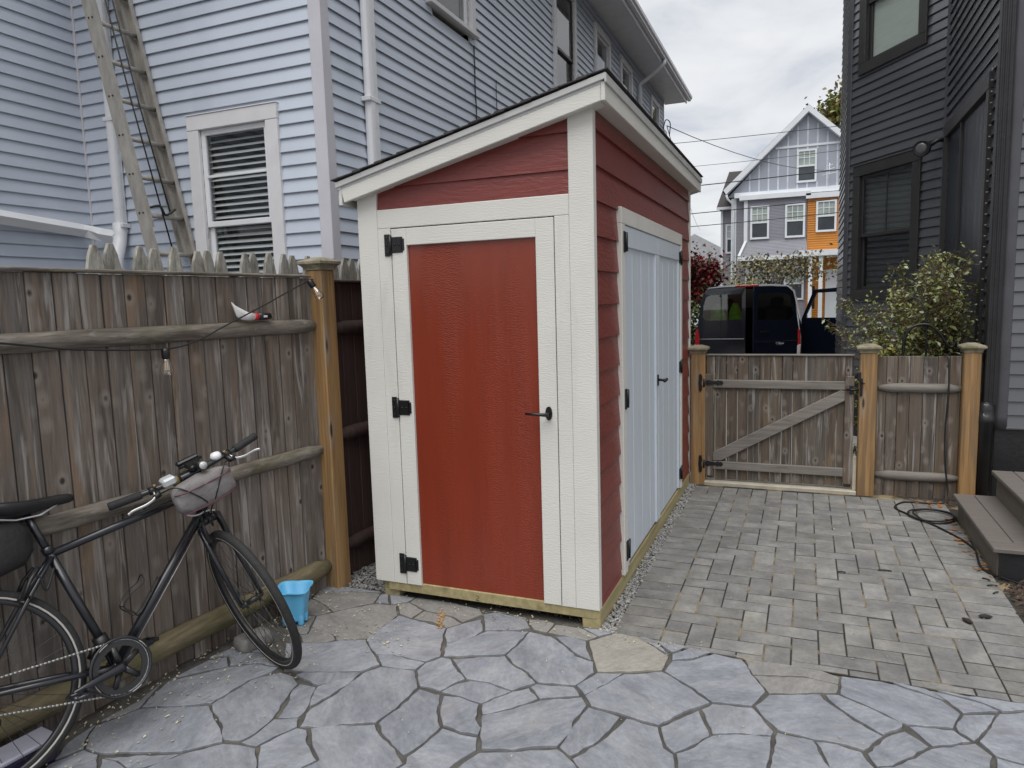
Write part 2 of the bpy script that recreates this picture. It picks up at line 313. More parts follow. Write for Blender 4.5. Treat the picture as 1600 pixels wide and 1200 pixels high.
m_flagt = mat('tan_flagstone', (0.265, 0.25, 0.22), 0.75, 0.13, stain=[((0.18, 0.165, 0.15), (3, 8, 4), 0.6, 0.8, 0.5)], **FS)
m_paver = mat('concrete_paver', (0.178, 0.176, 0.168), 0.85, 0.22, (9, 9, 9), objvar=0.13, huevar=0.3, fine=0.16, mid=((50, 50, 50), .12), bump=0.5, bscale=(160, 160, 160), shift=23.0, col2=(0.228, 0.221, 0.204), c2scale=(5, 5, 5), c2pos=(0.45, 0.66), bdist=0.006)
m_sand = mat('joint_sand_and_shadow', (0.27, 0.205, 0.115), 0.95, 0.35, (9, 9, 9), bump=0.6, bscale=(220, 220, 220), col2=(0.03, 0.028, 0.022), c2scale=(3.2, 3.2, 3.2), c2pos=(.40, .50))  # dark patches paint in the joint shadow along with dark debris
m_mortar = mat('dark_joint_grit', (0.088, 0.083, 0.073), 0.95, 0.35, (14, 14, 14), bump=0.7, bscale=(160, 160, 160), stain=[((0.24, 0.20, 0.13), (6, 6, 6), 0.58, 0.75, 0.6)])
m_soil = mat('bare_ground', (0.12, 0.105, 0.085), 0.95, 0.3, (1.5, 1.5, 1.5), bump=0.6, bscale=(30, 30, 30))
m_drive = mat('pale_concrete_drive', (0.36, 0.34, 0.30), 0.9, 0.15, (2, 2, 2), bump=0.3, bscale=(90, 90, 90))
m_asphalt = mat('asphalt', (0.06, 0.06, 0.062), 0.9, 0.2, (2, 2, 2), bump=0.4, bscale=(120, 120, 120))
m_gravel = mat('crushed_grey_gravel', (0.30, 0.295, 0.285), 0.85, 0.6, (42, 42, 42), bump=0.2)
m_mulch = mat('dark_bark_mulch', (0.05, 0.034, 0.025), 0.95, 0.7, (40, 40, 40), bump=0.4)
m_step = mat('taupe_composite_tread', (0.135, 0.119, 0.107), 0.7, 0.10, (3, 40, 10), bump=0.25, bscale=(90, 8, 90), objvar=0.05, bdist=0.003)
m_riser = mat('grey_composite_riser', (0.135, 0.12, 0.10), 0.75, 0.15, (4, 4, 9), bump=0.3, bscale=(30, 30, 60), stain=[((0.06, 0.06, 0.05), (3, 3, 7), 0.55, 0.8, 0.6)])
m_alu = mat('weathered_aluminium', (0.36, 0.338, 0.305), 0.5, 0.2, (20, 20, 6), metal=0.25, bump=0.1, bscale=(90, 90, 20))
m_rubber = mat('black_rubber', (0.014, 0.014, 0.015), 0.75, 0.3, (30, 30, 30), bump=0.3, bscale=(150, 150, 150), bdist=0.003)
FLAGS=[
('b',[(-1.474,-0.015),(-1.268,0.042),(-1.47,0.041),(-1.642,0.019),(-1.625,-0.077)]),
('n',[(-1.595,-0.158),(-1.473,-0.205),(-1.376,-0.267),(-1.335,-0.212),(-1.233,-0.092),(-1.258,0.011),(-1.29,0.028),(-1.472,-0.018),(-1.621,-0.068)]),
('n',[(-1.615,-0.187),(-1.504,-0.341),(-1.437,-0.328),(-1.386,-0.26),(-1.473,-0.205),(-1.595,-0.158)]),
('n',[(-1.377,-0.444),(-1.206,-0.486),(-1.168,-0.525),(-1.036,-0.463),(-1.03,-0.316),(-1.029,-0.18),(-1.1,-0.08),(-1.227,-0.101),(-1.314,-0.184),(-1.376,-0.267),(-1.433,-0.327)]),
('n',[(-1.384,-0.529),(-1.346,-0.516),(-1.381,-0.445),(-1.437,-0.328),(-1.504,-0.341),(-1.498,-0.438)]),
('n',[(-1.378,-0.536),(-1.308,-0.599),(-1.197,-0.561),(-1.173,-0.518),(-1.206,-0.486),(-1.289,-0.451),(-1.377,-0.444),(-1.346,-0.516)]),
('b',[(-1.218,-0.844),(-1.12,-0.825),(-0.88,-0.734),(-0.834,-0.651),(-0.946,-0.558),(-1.032,-0.47),(-1.145,-0.518),(-1.197,-0.561),(-1.384,-0.634)]),
('b',[(-1.148,-0.074),(-1.229,0.044),(-1.258,0.011),(-1.229,-0.091)]),
('b',[(-1.138,-0.082),(-1.066,-0.036),(-1.048,0.036),(-1.217,0.036)]),
('n',[(-1.03,-0.17),(-0.941,-0.2),(-0.929,-0.096),(-1.05,-0.031),(-1.096,-0.078)]),
('n',[(-0.917,-0.091),(-0.746,-0.114),(-0.67,-0.156),(-0.609,-0.038),(-0.653,0.018),(-0.856,0.045),(-1.048,0.036),(-1.05,-0.031)]),
('n',[(-0.821,-0.198),(-0.718,-0.238),(-0.666,-0.164),(-0.754,-0.117),(-0.922,-0.099),(-0.933,-0.197)]),
('b',[(-0.959,-0.546),(-0.904,-0.583),(-0.833,-0.558),(-0.653,-0.565),(-0.612,-0.497),(-0.697,-0.311),(-0.718,-0.238),(-0.908,-0.208),(-1.024,-0.188),(-1.036,-0.463)]),
('b',[(-0.823,-0.662),(-0.716,-0.654),(-0.662,-0.636),(-0.649,-0.572),(-0.833,-0.558),(-0.9,-0.582)]),
('b',[(-0.694,-0.31),(-0.648,-0.372),(-0.546,-0.268),(-0.534,-0.202),(-0.597,-0.083),(-0.666,-0.164),(-0.718,-0.238)]),
('b',[(-0.528,-0.2),(-0.4,-0.156),(-0.324,-0.101),(-0.378,-0.022),(-0.462,-0.004),(-0.555,0.004),(-0.609,-0.038)]),
('n',[(-0.555,0.004),(-0.464,0.001),(-0.386,-0.017),(-0.375,-0.002),(-0.565,0.027),(-0.621,-0.012)]),
('n',[(-0.343,-0.063),(-0.309,-0.107),(-0.231,-0.116),(-0.228,-0.005),(-0.292,0.007),(-0.373,-0.007)]),
('n',[(-0.14,-0.12),(-0.025,-0.132),(0.014,-0.076),(-0.092,-0.015),(-0.222,-0.022),(-0.231,-0.116)]),
('b',[(0.014,-0.076),(0.081,-0.0),(0.069,0.014),(-0.085,-0.012)]),
('b',[(-0.603,-0.494),(-0.444,-0.433),(-0.338,-0.384),(-0.322,-0.268),(-0.315,-0.141),(-0.397,-0.162),(-0.51,-0.201),(-0.547,-0.27),(-0.649,-0.374)]),
('b',[(-0.321,-0.261),(-0.336,-0.389),(-0.28,-0.449),(-0.185,-0.498),(-0.117,-0.562),(0.042,-0.528),(0.087,-0.402),(0.059,-0.313),(-0.032,-0.29),(-0.113,-0.209),(-0.197,-0.15),(-0.317,-0.135)]),
('b',[(-0.11,-0.212),(-0.028,-0.279),(0.053,-0.312),(0.016,-0.248),(-0.027,-0.141),(-0.109,-0.118),(-0.181,-0.143)]),
('t',[(0.038,-0.272),(0.096,-0.399),(0.219,-0.356),(0.358,-0.293),(0.365,-0.158),(0.267,-0.081),(0.179,-0.019),(0.078,-0.019),(-0.016,-0.137)]),
('b',[(0.274,-0.079),(0.363,-0.143),(0.271,-0.022),(0.182,-0.001)]),
('b',[(0.37,-0.122),(0.433,-0.04),(0.272,-0.03)]),
('b',[(0.378,-0.191),(0.466,-0.146),(0.538,-0.059),(0.438,-0.054),(0.372,-0.133)]),
('b',[(0.479,-0.374),(0.586,-0.468),(0.735,-0.445),(0.783,-0.318),(0.719,-0.195),(0.671,-0.082),(0.546,-0.064),(0.467,-0.153),(0.379,-0.199),(0.365,-0.291)]),
('b',[(0.546,-0.061),(0.677,-0.065),(0.57,-0.028),(0.443,-0.04)]),
('b',[(0.096,-0.592),(0.173,-0.455),(0.207,-0.367),(0.097,-0.406),(0.043,-0.534)]),
('b',[(0.141,-0.656),(0.281,-0.676),(0.42,-0.698),(0.496,-0.576),(0.581,-0.476),(0.48,-0.386),(0.359,-0.3),(0.209,-0.374),(0.096,-0.592)]),
('b',[(-0.068,-0.675),(0.083,-0.597),(0.039,-0.542),(-0.121,-0.571),(-0.137,-0.604)]),
('b',[(-0.239,-0.859),(-0.145,-0.779),(-0.072,-0.676),(-0.136,-0.611),(-0.193,-0.662),(-0.275,-0.787)]),
('b',[(-0.377,-0.766),(-0.274,-0.785),(-0.238,-0.723),(-0.193,-0.662),(-0.315,-0.633),(-0.394,-0.64),(-0.44,-0.684),(-0.475,-0.762)]),
('b',[(-0.417,-0.635),(-0.316,-0.632),(-0.194,-0.658),(-0.12,-0.569),(-0.186,-0.509),(-0.278,-0.454),(-0.334,-0.395),(-0.553,-0.502)]),
('b',[(-0.579,-0.753),(-0.478,-0.757),(-0.419,-0.635),(-0.5,-0.565),(-0.557,-0.501),(-0.605,-0.503),(-0.649,-0.572),(-0.655,-0.648)]),
('b',[(-0.885,-0.946),(-0.913,-1.054),(-0.871,-1.166),(-0.757,-1.13),(-0.722,-1.096),(-0.605,-1.043),(-0.584,-0.925),(-0.579,-0.76),(-0.665,-0.644),(-0.826,-0.663),(-0.873,-0.738)]),
('b',[(-0.955,-0.996),(-0.921,-1.045),(-0.889,-0.941),(-0.869,-0.821),(-0.876,-0.739),(-0.99,-0.904)]),
('b',[(-0.99,-0.898),(-0.921,-0.819),(-0.883,-0.742),(-1.12,-0.825),(-1.142,-0.861)]),
('b',[(-1.077,-0.962),(-1.023,-1.057),(-0.994,-1.148),(-0.914,-1.113),(-0.924,-1.046),(-0.99,-0.904),(-1.075,-0.907)]),
('b',[(-1.28,-1.197),(-1.175,-1.252),(-1.092,-1.331),(-1.024,-1.314),(-1.001,-1.256),(-1.005,-1.155),(-1.071,-0.973),(-1.078,-0.911),(-1.141,-0.867),(-1.22,-0.86),(-1.289,-0.935),(-1.301,-0.962),(-1.318,-1.162)]),
('b',[(-0.981,-1.328),(-0.942,-1.322),(-0.913,-1.245),(-0.877,-1.168),(-0.912,-1.117),(-1.0,-1.158),(-0.998,-1.259),(-1.016,-1.324)]),
('b',[(-0.874,-1.391),(-0.759,-1.525),(-0.648,-1.484),(-0.703,-1.366),(-0.675,-1.311),(-0.77,-1.243),(-0.829,-1.172),(-0.872,-1.175),(-0.908,-1.248),(-0.933,-1.315)]),
('b',[(-0.75,-1.249),(-0.673,-1.308),(-0.701,-1.365),(-0.643,-1.482),(-0.306,-1.36),(-0.391,-1.262),(-0.375,-1.219),(-0.447,-1.159),(-0.545,-1.103),(-0.602,-1.053),(-0.719,-1.1),(-0.826,-1.161)]),
('b',[(-0.556,-1.085),(-0.474,-1.139),(-0.401,-1.181),(-0.366,-1.08),(-0.355,-0.981),(-0.418,-0.89),(-0.461,-0.783),(-0.57,-0.77),(-0.577,-0.923),(-0.599,-1.041)]),
('b',[(-0.412,-0.888),(-0.355,-0.97),(-0.273,-0.989),(-0.197,-0.983),(-0.204,-0.938),(-0.251,-0.888),(-0.281,-0.794),(-0.374,-0.771),(-0.448,-0.785)]),
('b',[(-0.21,-0.929),(-0.191,-0.986),(-0.155,-1.054),(-0.045,-1.022),(0.017,-0.98),(0.101,-0.946),(0.123,-0.831),(0.11,-0.784),(0.129,-0.658),(0.093,-0.607),(-0.065,-0.688),(-0.143,-0.783),(-0.24,-0.864)]),
('b',[(-0.372,-1.218),(-0.386,-1.26),(-0.306,-1.36),(-0.117,-1.29),(-0.213,-1.197),(-0.204,-1.153),(-0.166,-1.063),(-0.195,-0.993),(-0.263,-0.996),(-0.347,-0.984),(-0.361,-1.088),(-0.388,-1.186)]),
('b',[(-0.205,-1.203),(-0.117,-1.29),(0.249,-1.157),(0.214,-1.04),(0.155,-0.988),(0.103,-0.953),(-0.044,-1.026),(-0.155,-1.07)]),
('b',[(0.159,-0.984),(0.22,-0.889),(0.246,-0.808),(0.272,-0.69),(0.252,-0.686),(0.133,-0.665),(0.116,-0.79),(0.104,-0.946)]),
('b',[(0.216,-1.04),(0.253,-1.155),(0.529,-1.054),(0.52,-0.929),(0.5,-0.848),(0.462,-0.823),(0.419,-0.704),(0.291,-0.688),(0.261,-0.795),(0.226,-0.889),(0.168,-0.991)]),
('b',[(0.465,-0.811),(0.498,-0.842),(0.537,-0.804),(0.607,-0.699),(0.605,-0.679),(0.546,-0.541),(0.5,-0.598),(0.424,-0.702)]),
('b',[(0.61,-0.682),(0.693,-0.648),(0.816,-0.62),(0.823,-0.589),(0.746,-0.458),(0.736,-0.452),(0.677,-0.463),(0.586,-0.476),(0.551,-0.531)]),
('b',[(0.523,-0.921),(0.537,-1.052),(0.815,-0.95),(0.81,-0.824),(0.816,-0.734),(0.816,-0.624),(0.693,-0.652),(0.613,-0.693),(0.539,-0.811),(0.504,-0.843)]),
('n',[(0.72,-0.199),(0.925,-0.143),(1.059,-0.163),(1.064,-0.101),(0.989,-0.066),(0.867,-0.06),(0.756,-0.065),(0.678,-0.079)]),
('n',[(0.791,-0.329),(1.046,-0.239),(1.058,-0.168),(0.925,-0.15),(0.724,-0.202)]),
('b',[(0.786,-0.517),(0.833,-0.573),(0.956,-0.593),(1.033,-0.587),(1.119,-0.6),(1.191,-0.491),(1.101,-0.417),(1.042,-0.349),(0.998,-0.298),(0.985,-0.261),(0.791,-0.336),(0.742,-0.436)]),
('b',[(1.03,-0.327),(1.101,-0.41),(1.191,-0.485),(1.263,-0.407),(1.267,-0.376),(1.127,-0.292),(1.052,-0.247),(0.999,-0.263)]),
('b',[(1.055,-0.243),(1.127,-0.286),(1.277,-0.384),(1.432,-0.352),(1.474,-0.24),(1.428,-0.159),(1.272,-0.095),(1.214,-0.082),(1.068,-0.092)]),
('b',[(1.279,-0.09),(1.428,-0.159),(1.441,-0.155),(1.382,-0.09),(1.255,-0.072)]),
('b',[(1.441,-0.155),(1.481,-0.234),(1.615,-0.173),(1.57,-0.135),(1.424,-0.099),(1.385,-0.092)]),
('b',[(1.571,-0.132),(1.622,-0.169),(1.723,-0.129),(1.735,-0.079),(1.5,-0.088),(1.415,-0.081)]),
('b',[(1.438,-0.332),(1.441,-0.367),(1.483,-0.414),(1.546,-0.318),(1.595,-0.201),(1.48,-0.242)]),
('b',[(1.343,-0.498),(1.476,-0.422),(1.431,-0.361),(1.277,-0.39)]),
('b',[(1.126,-0.613),(1.152,-0.681),(1.203,-0.658),(1.258,-0.597),(1.334,-0.501),(1.264,-0.424),(1.196,-0.489)]),
('b',[(0.995,-0.703),(1.028,-0.872),(1.145,-0.83),(1.146,-0.689),(1.112,-0.613),(1.033,-0.593),(0.961,-0.602)]),
('b',[(0.818,-0.746),(0.819,-0.949),(1.025,-0.873),(1.025,-0.791),(0.984,-0.686),(0.956,-0.598),(0.831,-0.591)]),
('b',[(1.15,-0.828),(1.477,-0.708),(1.506,-0.568),(1.527,-0.489),(1.486,-0.424),(1.341,-0.509),(1.232,-0.637),(1.202,-0.663),(1.162,-0.682)]),
('b',[(1.497,-0.409),(1.533,-0.487),(1.611,-0.505),(1.696,-0.489),(1.791,-0.127),(1.721,-0.136),(1.605,-0.193)]),
('b',[(1.483,-0.706),(1.655,-0.643),(1.693,-0.5),(1.61,-0.51),(1.532,-0.493)]),
('b',[(-1.604,-1.359),(-1.639,-1.429),(-1.604,-1.493),(-1.543,-1.549),(-1.464,-1.551),(-1.184,-1.44),(-1.083,-1.338),(-1.15,-1.277),(-1.235,-1.228),(-1.32,-1.168),(-1.571,-1.282)]),
('b',[(-1.442,-1.225),(-1.322,-1.158),(-1.304,-0.958),(-1.256,-0.872),(-1.257,-0.826),(-1.377,-0.838),(-1.482,-0.904),(-1.641,-1.087),(-1.625,-1.141),(-1.577,-1.278)]),
('b',[(-1.6,-1.01),(-1.483,-0.893),(-1.557,-0.826),(-1.618,-0.881),(-1.646,-1.08)]),
('b',[(-1.482,-0.892),(-1.381,-0.833),(-1.258,-0.82),(-1.293,-0.765),(-1.383,-0.746),(-1.503,-0.762),(-1.561,-0.814)]),
('b',[(-1.563,-0.82),(-1.499,-0.765),(-1.387,-0.742),(-1.403,-0.724),(-1.495,-0.706),(-1.593,-0.706),(-1.63,-0.87)]),
('b',[(-1.5,-1.796),(-1.272,-1.712),(-1.391,-1.615),(-1.461,-1.557),(-1.535,-1.556),(-1.573,-1.644),(-1.578,-1.664)]),
('b',[(-1.363,-1.56),(-1.294,-1.577),(-1.235,-1.554),(-1.171,-1.452),(-1.192,-1.455),(-1.43,-1.565)]),
('b',[(-1.272,-1.712),(-1.148,-1.667),(-1.251,-1.574),(-1.292,-1.579),(-1.366,-1.564),(-1.429,-1.572)]),
('b',[(-1.148,-1.667),(-0.763,-1.526),(-0.887,-1.376),(-0.936,-1.328),(-1.007,-1.333),(-1.072,-1.348),(-1.169,-1.447),(-1.244,-1.573)]),
('b',[(-1.546,-1.548),(-1.602,-1.493),(-1.645,-1.42),(-1.646,-1.452),(-1.639,-1.548),(-1.589,-1.638)]),
('b',[(-1.609,-1.355),(-1.58,-1.279),(-1.657,-1.105),(-1.629,-1.241),(-1.652,-1.406)])]

# ------------------------------------------------------------------ ground, patio, pavers
mb = MB(); ys = [(-60, -.06), (3.3, -.06), (8, -.33), (400, -.33)]
for (a, za_), (b, zb_) in zip(ys[:-1], ys[1:]): mb.add([(-300, a, za_), (300, a, za_), (300, b, zb_), (-300, b, zb_)], [(0, 1, 2, 3)])
ground = mb.build('ground', m_soil, kind='structure', fix=False)
mb = MB(); yd = [(3.06, -.035), (3.3, -.05), (8, -.322), (16.5, -.322)]
for (a, za_), (b, zb_) in zip(yd[:-1], yd[1:]): mb.add([(-1.3, a, za_), (2.2, a, za_), (2.2, b, zb_), (-1.3, b, zb_)], [(0, 1, 2, 3)])
mb.build('driveway', m_drive, kind='structure', fix=False)
MB().add([(-80, 18, -.322), (80, 18, -.322), (80, 27, -.322), (-80, 27, -.322)], [(0, 1, 2, 3)]).build('street', m_asphalt, kind='structure', fix=False)
patio = MB().add([(-1.85, -5.2, -.009), (2.6, -5.2, -.009), (2.6, -.08, -.009), (.1, -.06, -.009), (.08, .06, -.009), (-1.75, .16, -.009)], [(0, 1, 2, 3, 4, 5)]).build('patio', m_mortar, kind='structure', fix=False)
path = MB().add([(.067, -.075, -.0042), (2.15, -.085, -.0042), (2.1, 3.06, -.0042), (.067, 3.06, -.0042)], [(0, 1, 2, 3)]).build('paver_path', m_sand, kind='structure', fix=False)

def rough_poly(P, amp, step):
    """subdivide the outline and make it slightly ragged"""
    out = []; n = len(P)
    for i in range(n):
        a, b = P[i], P[(i + 1) % n]; d = b - a; k = max(1, int(d.length / step)); nn = Vector((-d.y, d.x)).normalized() if d.length > 1e-6 else Vector((0, 0))
        for j in range(k):
            q = a + d * (j / k)
            out.append(q + (nn * random.uniform(-amp, amp) if j else nn * random.uniform(-amp, amp) * .4))
    return out
def stone(poly, mat_, jw, parent):
    P = inset([Vector(p) for p in poly], jw); P = rough_poly(P, .0042, .028)
    h = random.uniform(-.0018, .0018); mb_ = MB().prism([(q.x, q.y) for q in P], -.03, h, .0022)
    c = sum(P, Vector((0, 0))) / len(P); tx, ty = random.gauss(0, .003), random.gauss(0, .003); n = len(P)
    mb_.v = [v if i < n else (v[0], v[1], v[2] + (v[0] - c.x) * tx + (v[1] - c.y) * ty) for i, v in enumerate(mb_.v)]
    return mb_.build('flagstone', mat_, parent)
FM = {'b': m_flag, 'n': m_flagn, 't': m_flagt}
for tone, poly in FLAGS:
    o = stone(poly, FM[tone], .0036, patio)
    if tone == 't': o['label'] = 'tan flagstone beside the shed corner'
def clip(P, a, n):
    """keep the part of polygon P where (p-a).n <= 0"""
    out = []
    for i in range(len(P)):
        p, q = P[i], P[(i + 1) % len(P)]; dp, dq = (p - a).dot(n), (q - a).dot(n)
        if dp <= 0: out.append(p)
        if dp * dq < 0: out.append(p + (q - p) * (dp / (dp - dq)))
    return out
# the rest of the patio, nearer than and beside the camera's field
seeds = []
for i in range(-2, 16):
    for j in range(0, 13): seeds.append(Vector((-1.9 + i * .33 + random.uniform(-.14, .14), -4.9 + j * .36 + random.uniform(-.14, .14))))
la = Vector((-1.5836, -1.826)); lb = Vector((1.5716, -.6735)); ln = (lb - la); ln = Vector((-ln.y, ln.x)).normalized()
for s_ in seeds:
    P = [Vector((-1.8, -5.1)), Vector((2.55, -5.1)), Vector((2.55, -.1)), Vector((-1.8, -.1))]
    for o_ in seeds:
        if o_ is not s_ and (o_ - s_).length < 1.3: P = clip(P, (o_ + s_) / 2, (o_ - s_).normalized())
        if len(P) < 3: break
    if len(P) >= 3 and (s_ - la).dot(ln) < .25:
        P = clip(P, la, ln)
        if len(P) >= 3:
            ar = abs(sum(P[i].x * P[(i + 1) % len(P)].y - P[(i + 1) % len(P)].x * P[i].y for i in range(len(P)))) / 2
            if ar > .02: stone(P, m_flag, .006, patio)
# right of the traced stones
for poly in ([(1.80, -.52), (2.5, -.5), (2.5, -.12), (1.80, -.12)],): stone(poly, m_flag, .006, patio)

U = .1145; X0, Y0P = .297, -.021
NEARY = lambda x: -.058 - .018 * (x / 1.7)
def paver(x0, x1, y0, y1, tall=0):
    g = .0036; h_ = .0052; P = [Vector((x0 + g, y0 + h_)), Vector((x1 - g, y0 + h_)), Vector((x1 - g, y1 - h_)), Vector((x0 + g, y1 - h_))]
    P = clip(P, Vector((0, NEARY(0) )), Vector((-.0106, -1)).normalized())
    if len(P) < 3 or max(p.y for p in P) - min(p.y for p in P) < .02: return
    c = Vector(((x0 + x1) / 2, (y0 + y1) / 2)); a = random.gauss(0, .003); ca, sa = math.cos(a), math.sin(a)
    P = [c + Vector(((p.x - c.x) * ca - (p.y - c.y) * sa, (p.x - c.x) * sa + (p.y - c.y) * ca)) for p in P]
    z = random.gauss(0, .0009); tx, ty = random.gauss(0, .004), random.gauss(0, .004)
    b = MB().prism([(p.x - c.x, p.y - c.y) for p in P], -.05, 0, .0025); n = len(P)
    b.v = [v if i < n else (v[0], v[1], v[2] + v[0] * tx + v[1] * ty) for i, v in enumerate(b.v)]
    b.build('paver', m_paver, path, Matrix.Translation((c.x, c.y, z)))
for j in range(-1, 23):
    for i in range(0, 12):
        k = (i - j - 2) % 4; x, y = X0 + i * U, Y0P + j * U
        if k == 0: paver(x, x + U * (2 if i < 11 else 1), y, y + U)
        elif k == 1 and i == 0: paver(x, x + U, y, y + U)
        elif k == 3: paver(x, x + U, y, y + U * (2 if j < 22 else 1))
        elif k == 2 and j == -1: paver(x, x + U, y, y + U)
yt = Y0P + 23 * U
for j in range(-1, 23):
    y = Y0P + j * U; paver(.068, X0, y, y + U); paver(X0 + 12 * U, X0 + 14 * U, y, y + U)
for i in range(-2, 14): paver(X0 + i * U, X0 + (i + 1) * U, yt, yt + 2 * U)

def pebble_field(name, matl, pts, rmin, rmax, flat, label, cat, seedmeshes=6):
    """small loose stones, each a deformed octahedral lump, joined into one object"""
    b = MB()
    for (x, y, z) in pts:
        r = random.uniform(rmin, rmax); a = random.uniform(0, 6.28); ca, sa = math.cos(a), math.sin(a); e_ = random.uniform(.6, 1.0)
        vs = []
        for (p, q, w) in ((1, 0, 0), (0, 1, 0), (-1, 0, 0), (0, -1, 0), (.6, .6, .7), (-.6, .6, .8), (-.6, -.6, .7), (.6, -.6, .8), (0, 0, -.8)):
            k = r * random.uniform(.75, 1.2); p, q, w = p * k, q * k * e_, w * k * flat
            vs.append((x + p * ca - q * sa, y + p * sa + q * ca, z + w))
        b.add(vs, [(4, 5, 6, 7), (0, 1, 5, 4), (1, 2, 6, 5), (2, 3, 7, 6), (3, 0, 4, 7), (1, 0, 8), (2, 1, 8), (3, 2, 8), (0, 3, 8)])
    return b.build(name, matl, label=label, cat=cat, kind='stuff', fix=False)
MB().add([(-1.72, -.02, -.03), (.10, -.06, -.03), (.10, 3.05, -.03), (-1.72, 3.05, -.03)], [(0, 1, 2, 3)]).build('gravel_bed', m_soil, kind='structure', fix=False)
pts = [(random.uniform(.004, .074), random.uniform(-.02, 2.98), random.uniform(-.022, .001)) for _ in range(3600)]
pts += [(random.uniform(-1.66, -1.26), random.uniform(.06, .75), random.uniform(-.026, .006)) for _ in range(3200)]
pts += [(random.uniform(-1.2, .0), random.uniform(.03, .3), random.uniform(-.03, -.02)) for _ in range(900)]
pebble_field('gravel', m_gravel, pts, .005, .011, .8, 'crushed grey gravel strip along the foot of the shed', 'gravel')

# ------------------------------------------------------------------ shed
shed = thing('shed', 'red lean-to garden shed with cream trim, red door and pale grey double doors', 'shed', (-.64, 1.5, 0))
RX = Matrix.Rotation(R(90), 4, 'X')            # (x,y,z) -> (x,-z,y): outline in x,z ; depth in y
def xz(poly, y0, y1, name, matl, parent, c=.003, **k):
    return MB().prism(poly, -y1, -y0, c, RX).build(name, matl, parent, **k)
ZB = lambda x: 2.449 + .2435 * x               # underside of the rake board
xz([(-1.235, .09), (-.03, .09), (-.03, ZB(-.03) + .04), (-1.235, ZB(-1.235) + .04)], .045, 2.92, 'wall', m_redside, shed, 0)
# front trim
xz([(-1.275, .0877), (-1.158, .0877), (-1.158, ZB(-1.158) + .02), (-1.275, ZB(-1.275) + .02)], 0, .045, 'corner_board', m_trim, shed)
xz([(-.119, .0877), (0, .0877), (0, ZB(0) + .012), (-.119, ZB(-.119) + .02)], 0, .048, 'corner_board', m_trim, shed)
xz([(-1.157, 1.9915), (-.12, 1.9915), (-.12, 2.0865), (-1.157, 2.0865)], .001, .04, 'header_board', m_trimh, shed)
xz([(-1.157, .0877), (-1.0815, .0877), (-1.0815, 1.9905), (-1.157, 1.9905)], .0012, .04, 'jamb_board', m_trim, shed, .002)
xz([(-.1915, .0877), (-.12, .0877), (-.12, 1.9905), (-.1915, 1.9905)], .0012, .04, 'jamb_board', m_trim, shed, .002)
for za_, zb_ in ((2.0865, 2.21), (2.197, 2.378), (2.365, 2.52)):      # lap boards of the gable
    P = [Vector((-1.157, za_)), Vector((-.12, za_)), Vector((-.12, zb_)), Vector((-1.157, zb_))]
    P = clip(P, Vector((0, ZB(0) + .02)), Vector((-.2435, 1)).normalized())
    n = len(P); yf = lambda z: .010 + .016 * (z - za_) / .17
    vs = [(p.x, yf(p.y), p.y) for p in P] + [(p.x, .044, p.y) for p in P]
    MB().add(vs, [tuple(range(n)), tuple(range(2 * n - 1, n - 1, -1))] + [(i, n + i, n + (i + 1) % n, (i + 1) % n) for i in range(n)]).build('lap_board', m_redside, shed)
# front door
door = xz([(-.9895, .0885), (-.287, .0885), (-.287, 1.9), (-.9895, 1.9)], .018, .04, 'door', m_reddoor, shed, 0, label='plain red single door of the shed front')
xz([(-1.077, .089), (-.9895, .089), (-.9895, 1.986), (-1.077, 1.986)], .0, .039, 'stile', m_trim, door, .0025)
xz([(-.287, .089), (-.196, .089), (-.196, 1.986), (-.287, 1.986)], .0, .039, 'stile', m_trim, door, .0025)
xz([(-.9893, 1.9), (-.2872, 1.9), (-.2872, 1.986), (-.9893, 1.986)], .0005, .039, 'top_rail', m_trimh, door, .0025)
def hinge_front(z):
    b = MB().box(-1.117, -1.086, -.005, .002, z - .056, z + .056, .002)
    b.box(-1.074, -1.01, -.006, .002, z - .04, z + .04, .003); b.box(-1.02, -1.001, -.006, .002, z - .03, z + .03, .003)
    b.tube([(-1.0795, -.007, z - .05), (-1.0795, -.007, z + .05)], .0075, 8)
    for dz in (-.038, 0, .038): b.tube([(-1.102, -.004, z + dz), (-1.102, -.008, z + dz)], .005, 8)
    for dx in (-1.055, -1.03): b.tube([(dx, -.004, z), (dx, -.009, z)], .005, 8)
    b.build('hinge', m_black, door)
for z in (1.905, 1.06, .203): hinge_front(z)
b = MB(); ring = [Vector((-.237 + .017 * math.cos(a), 0, 1.057 + .034 * math.sin(a))) for a in [2 * math.pi * k / 16 for k in range(16)]]
b.loft([[v + Vector((0, y, 0)) for v in ring] for y in (.001, -.008)], False); b.tube([(-.237, -.005, 1.057), (-.237, -.045, 1.057)], .008, 8)
b.tube([(-.343, -.047, 1.058), (-.30, -.049, 1.058), (-.225, -.049, 1.055)], [.005, .0075, .009], 8)
b.build('door_handle', m_black, door)
# floor frame
MB().box(-1.2, -.02, .008, .05, .04, .096, .003).build('rim_joist', m_ptwood, shed)
MB().box(-.092, .0, .012, 2.95, -.02, .0868, .004).build('skid', m_ptwood, shed)
MB().box(-1.243, -1.15, .03, 2.95, -.02, .0868, .004).build('skid', m_ptwood, shed)
MB().box(-1.15, -.092, .35, 2.9, .03, .088, 0).build('floor_deck', m_ptwood, shed)
b = MB()                                       # lumber grade mark on the joist
cx, cz, h = -.66, .062, .012
pl = [(cx - .008, cz + h), (cx + .006, cz + h), (cx + .009, cz + h * .4), (cx - .002, cz - h * .3), (cx - .008, cz - h), (cx + .01, cz - h)]
b.tube([(x, .0072, z) for x, z in pl], .0014, 4); b.build('stamped_mark', m_black, shed)
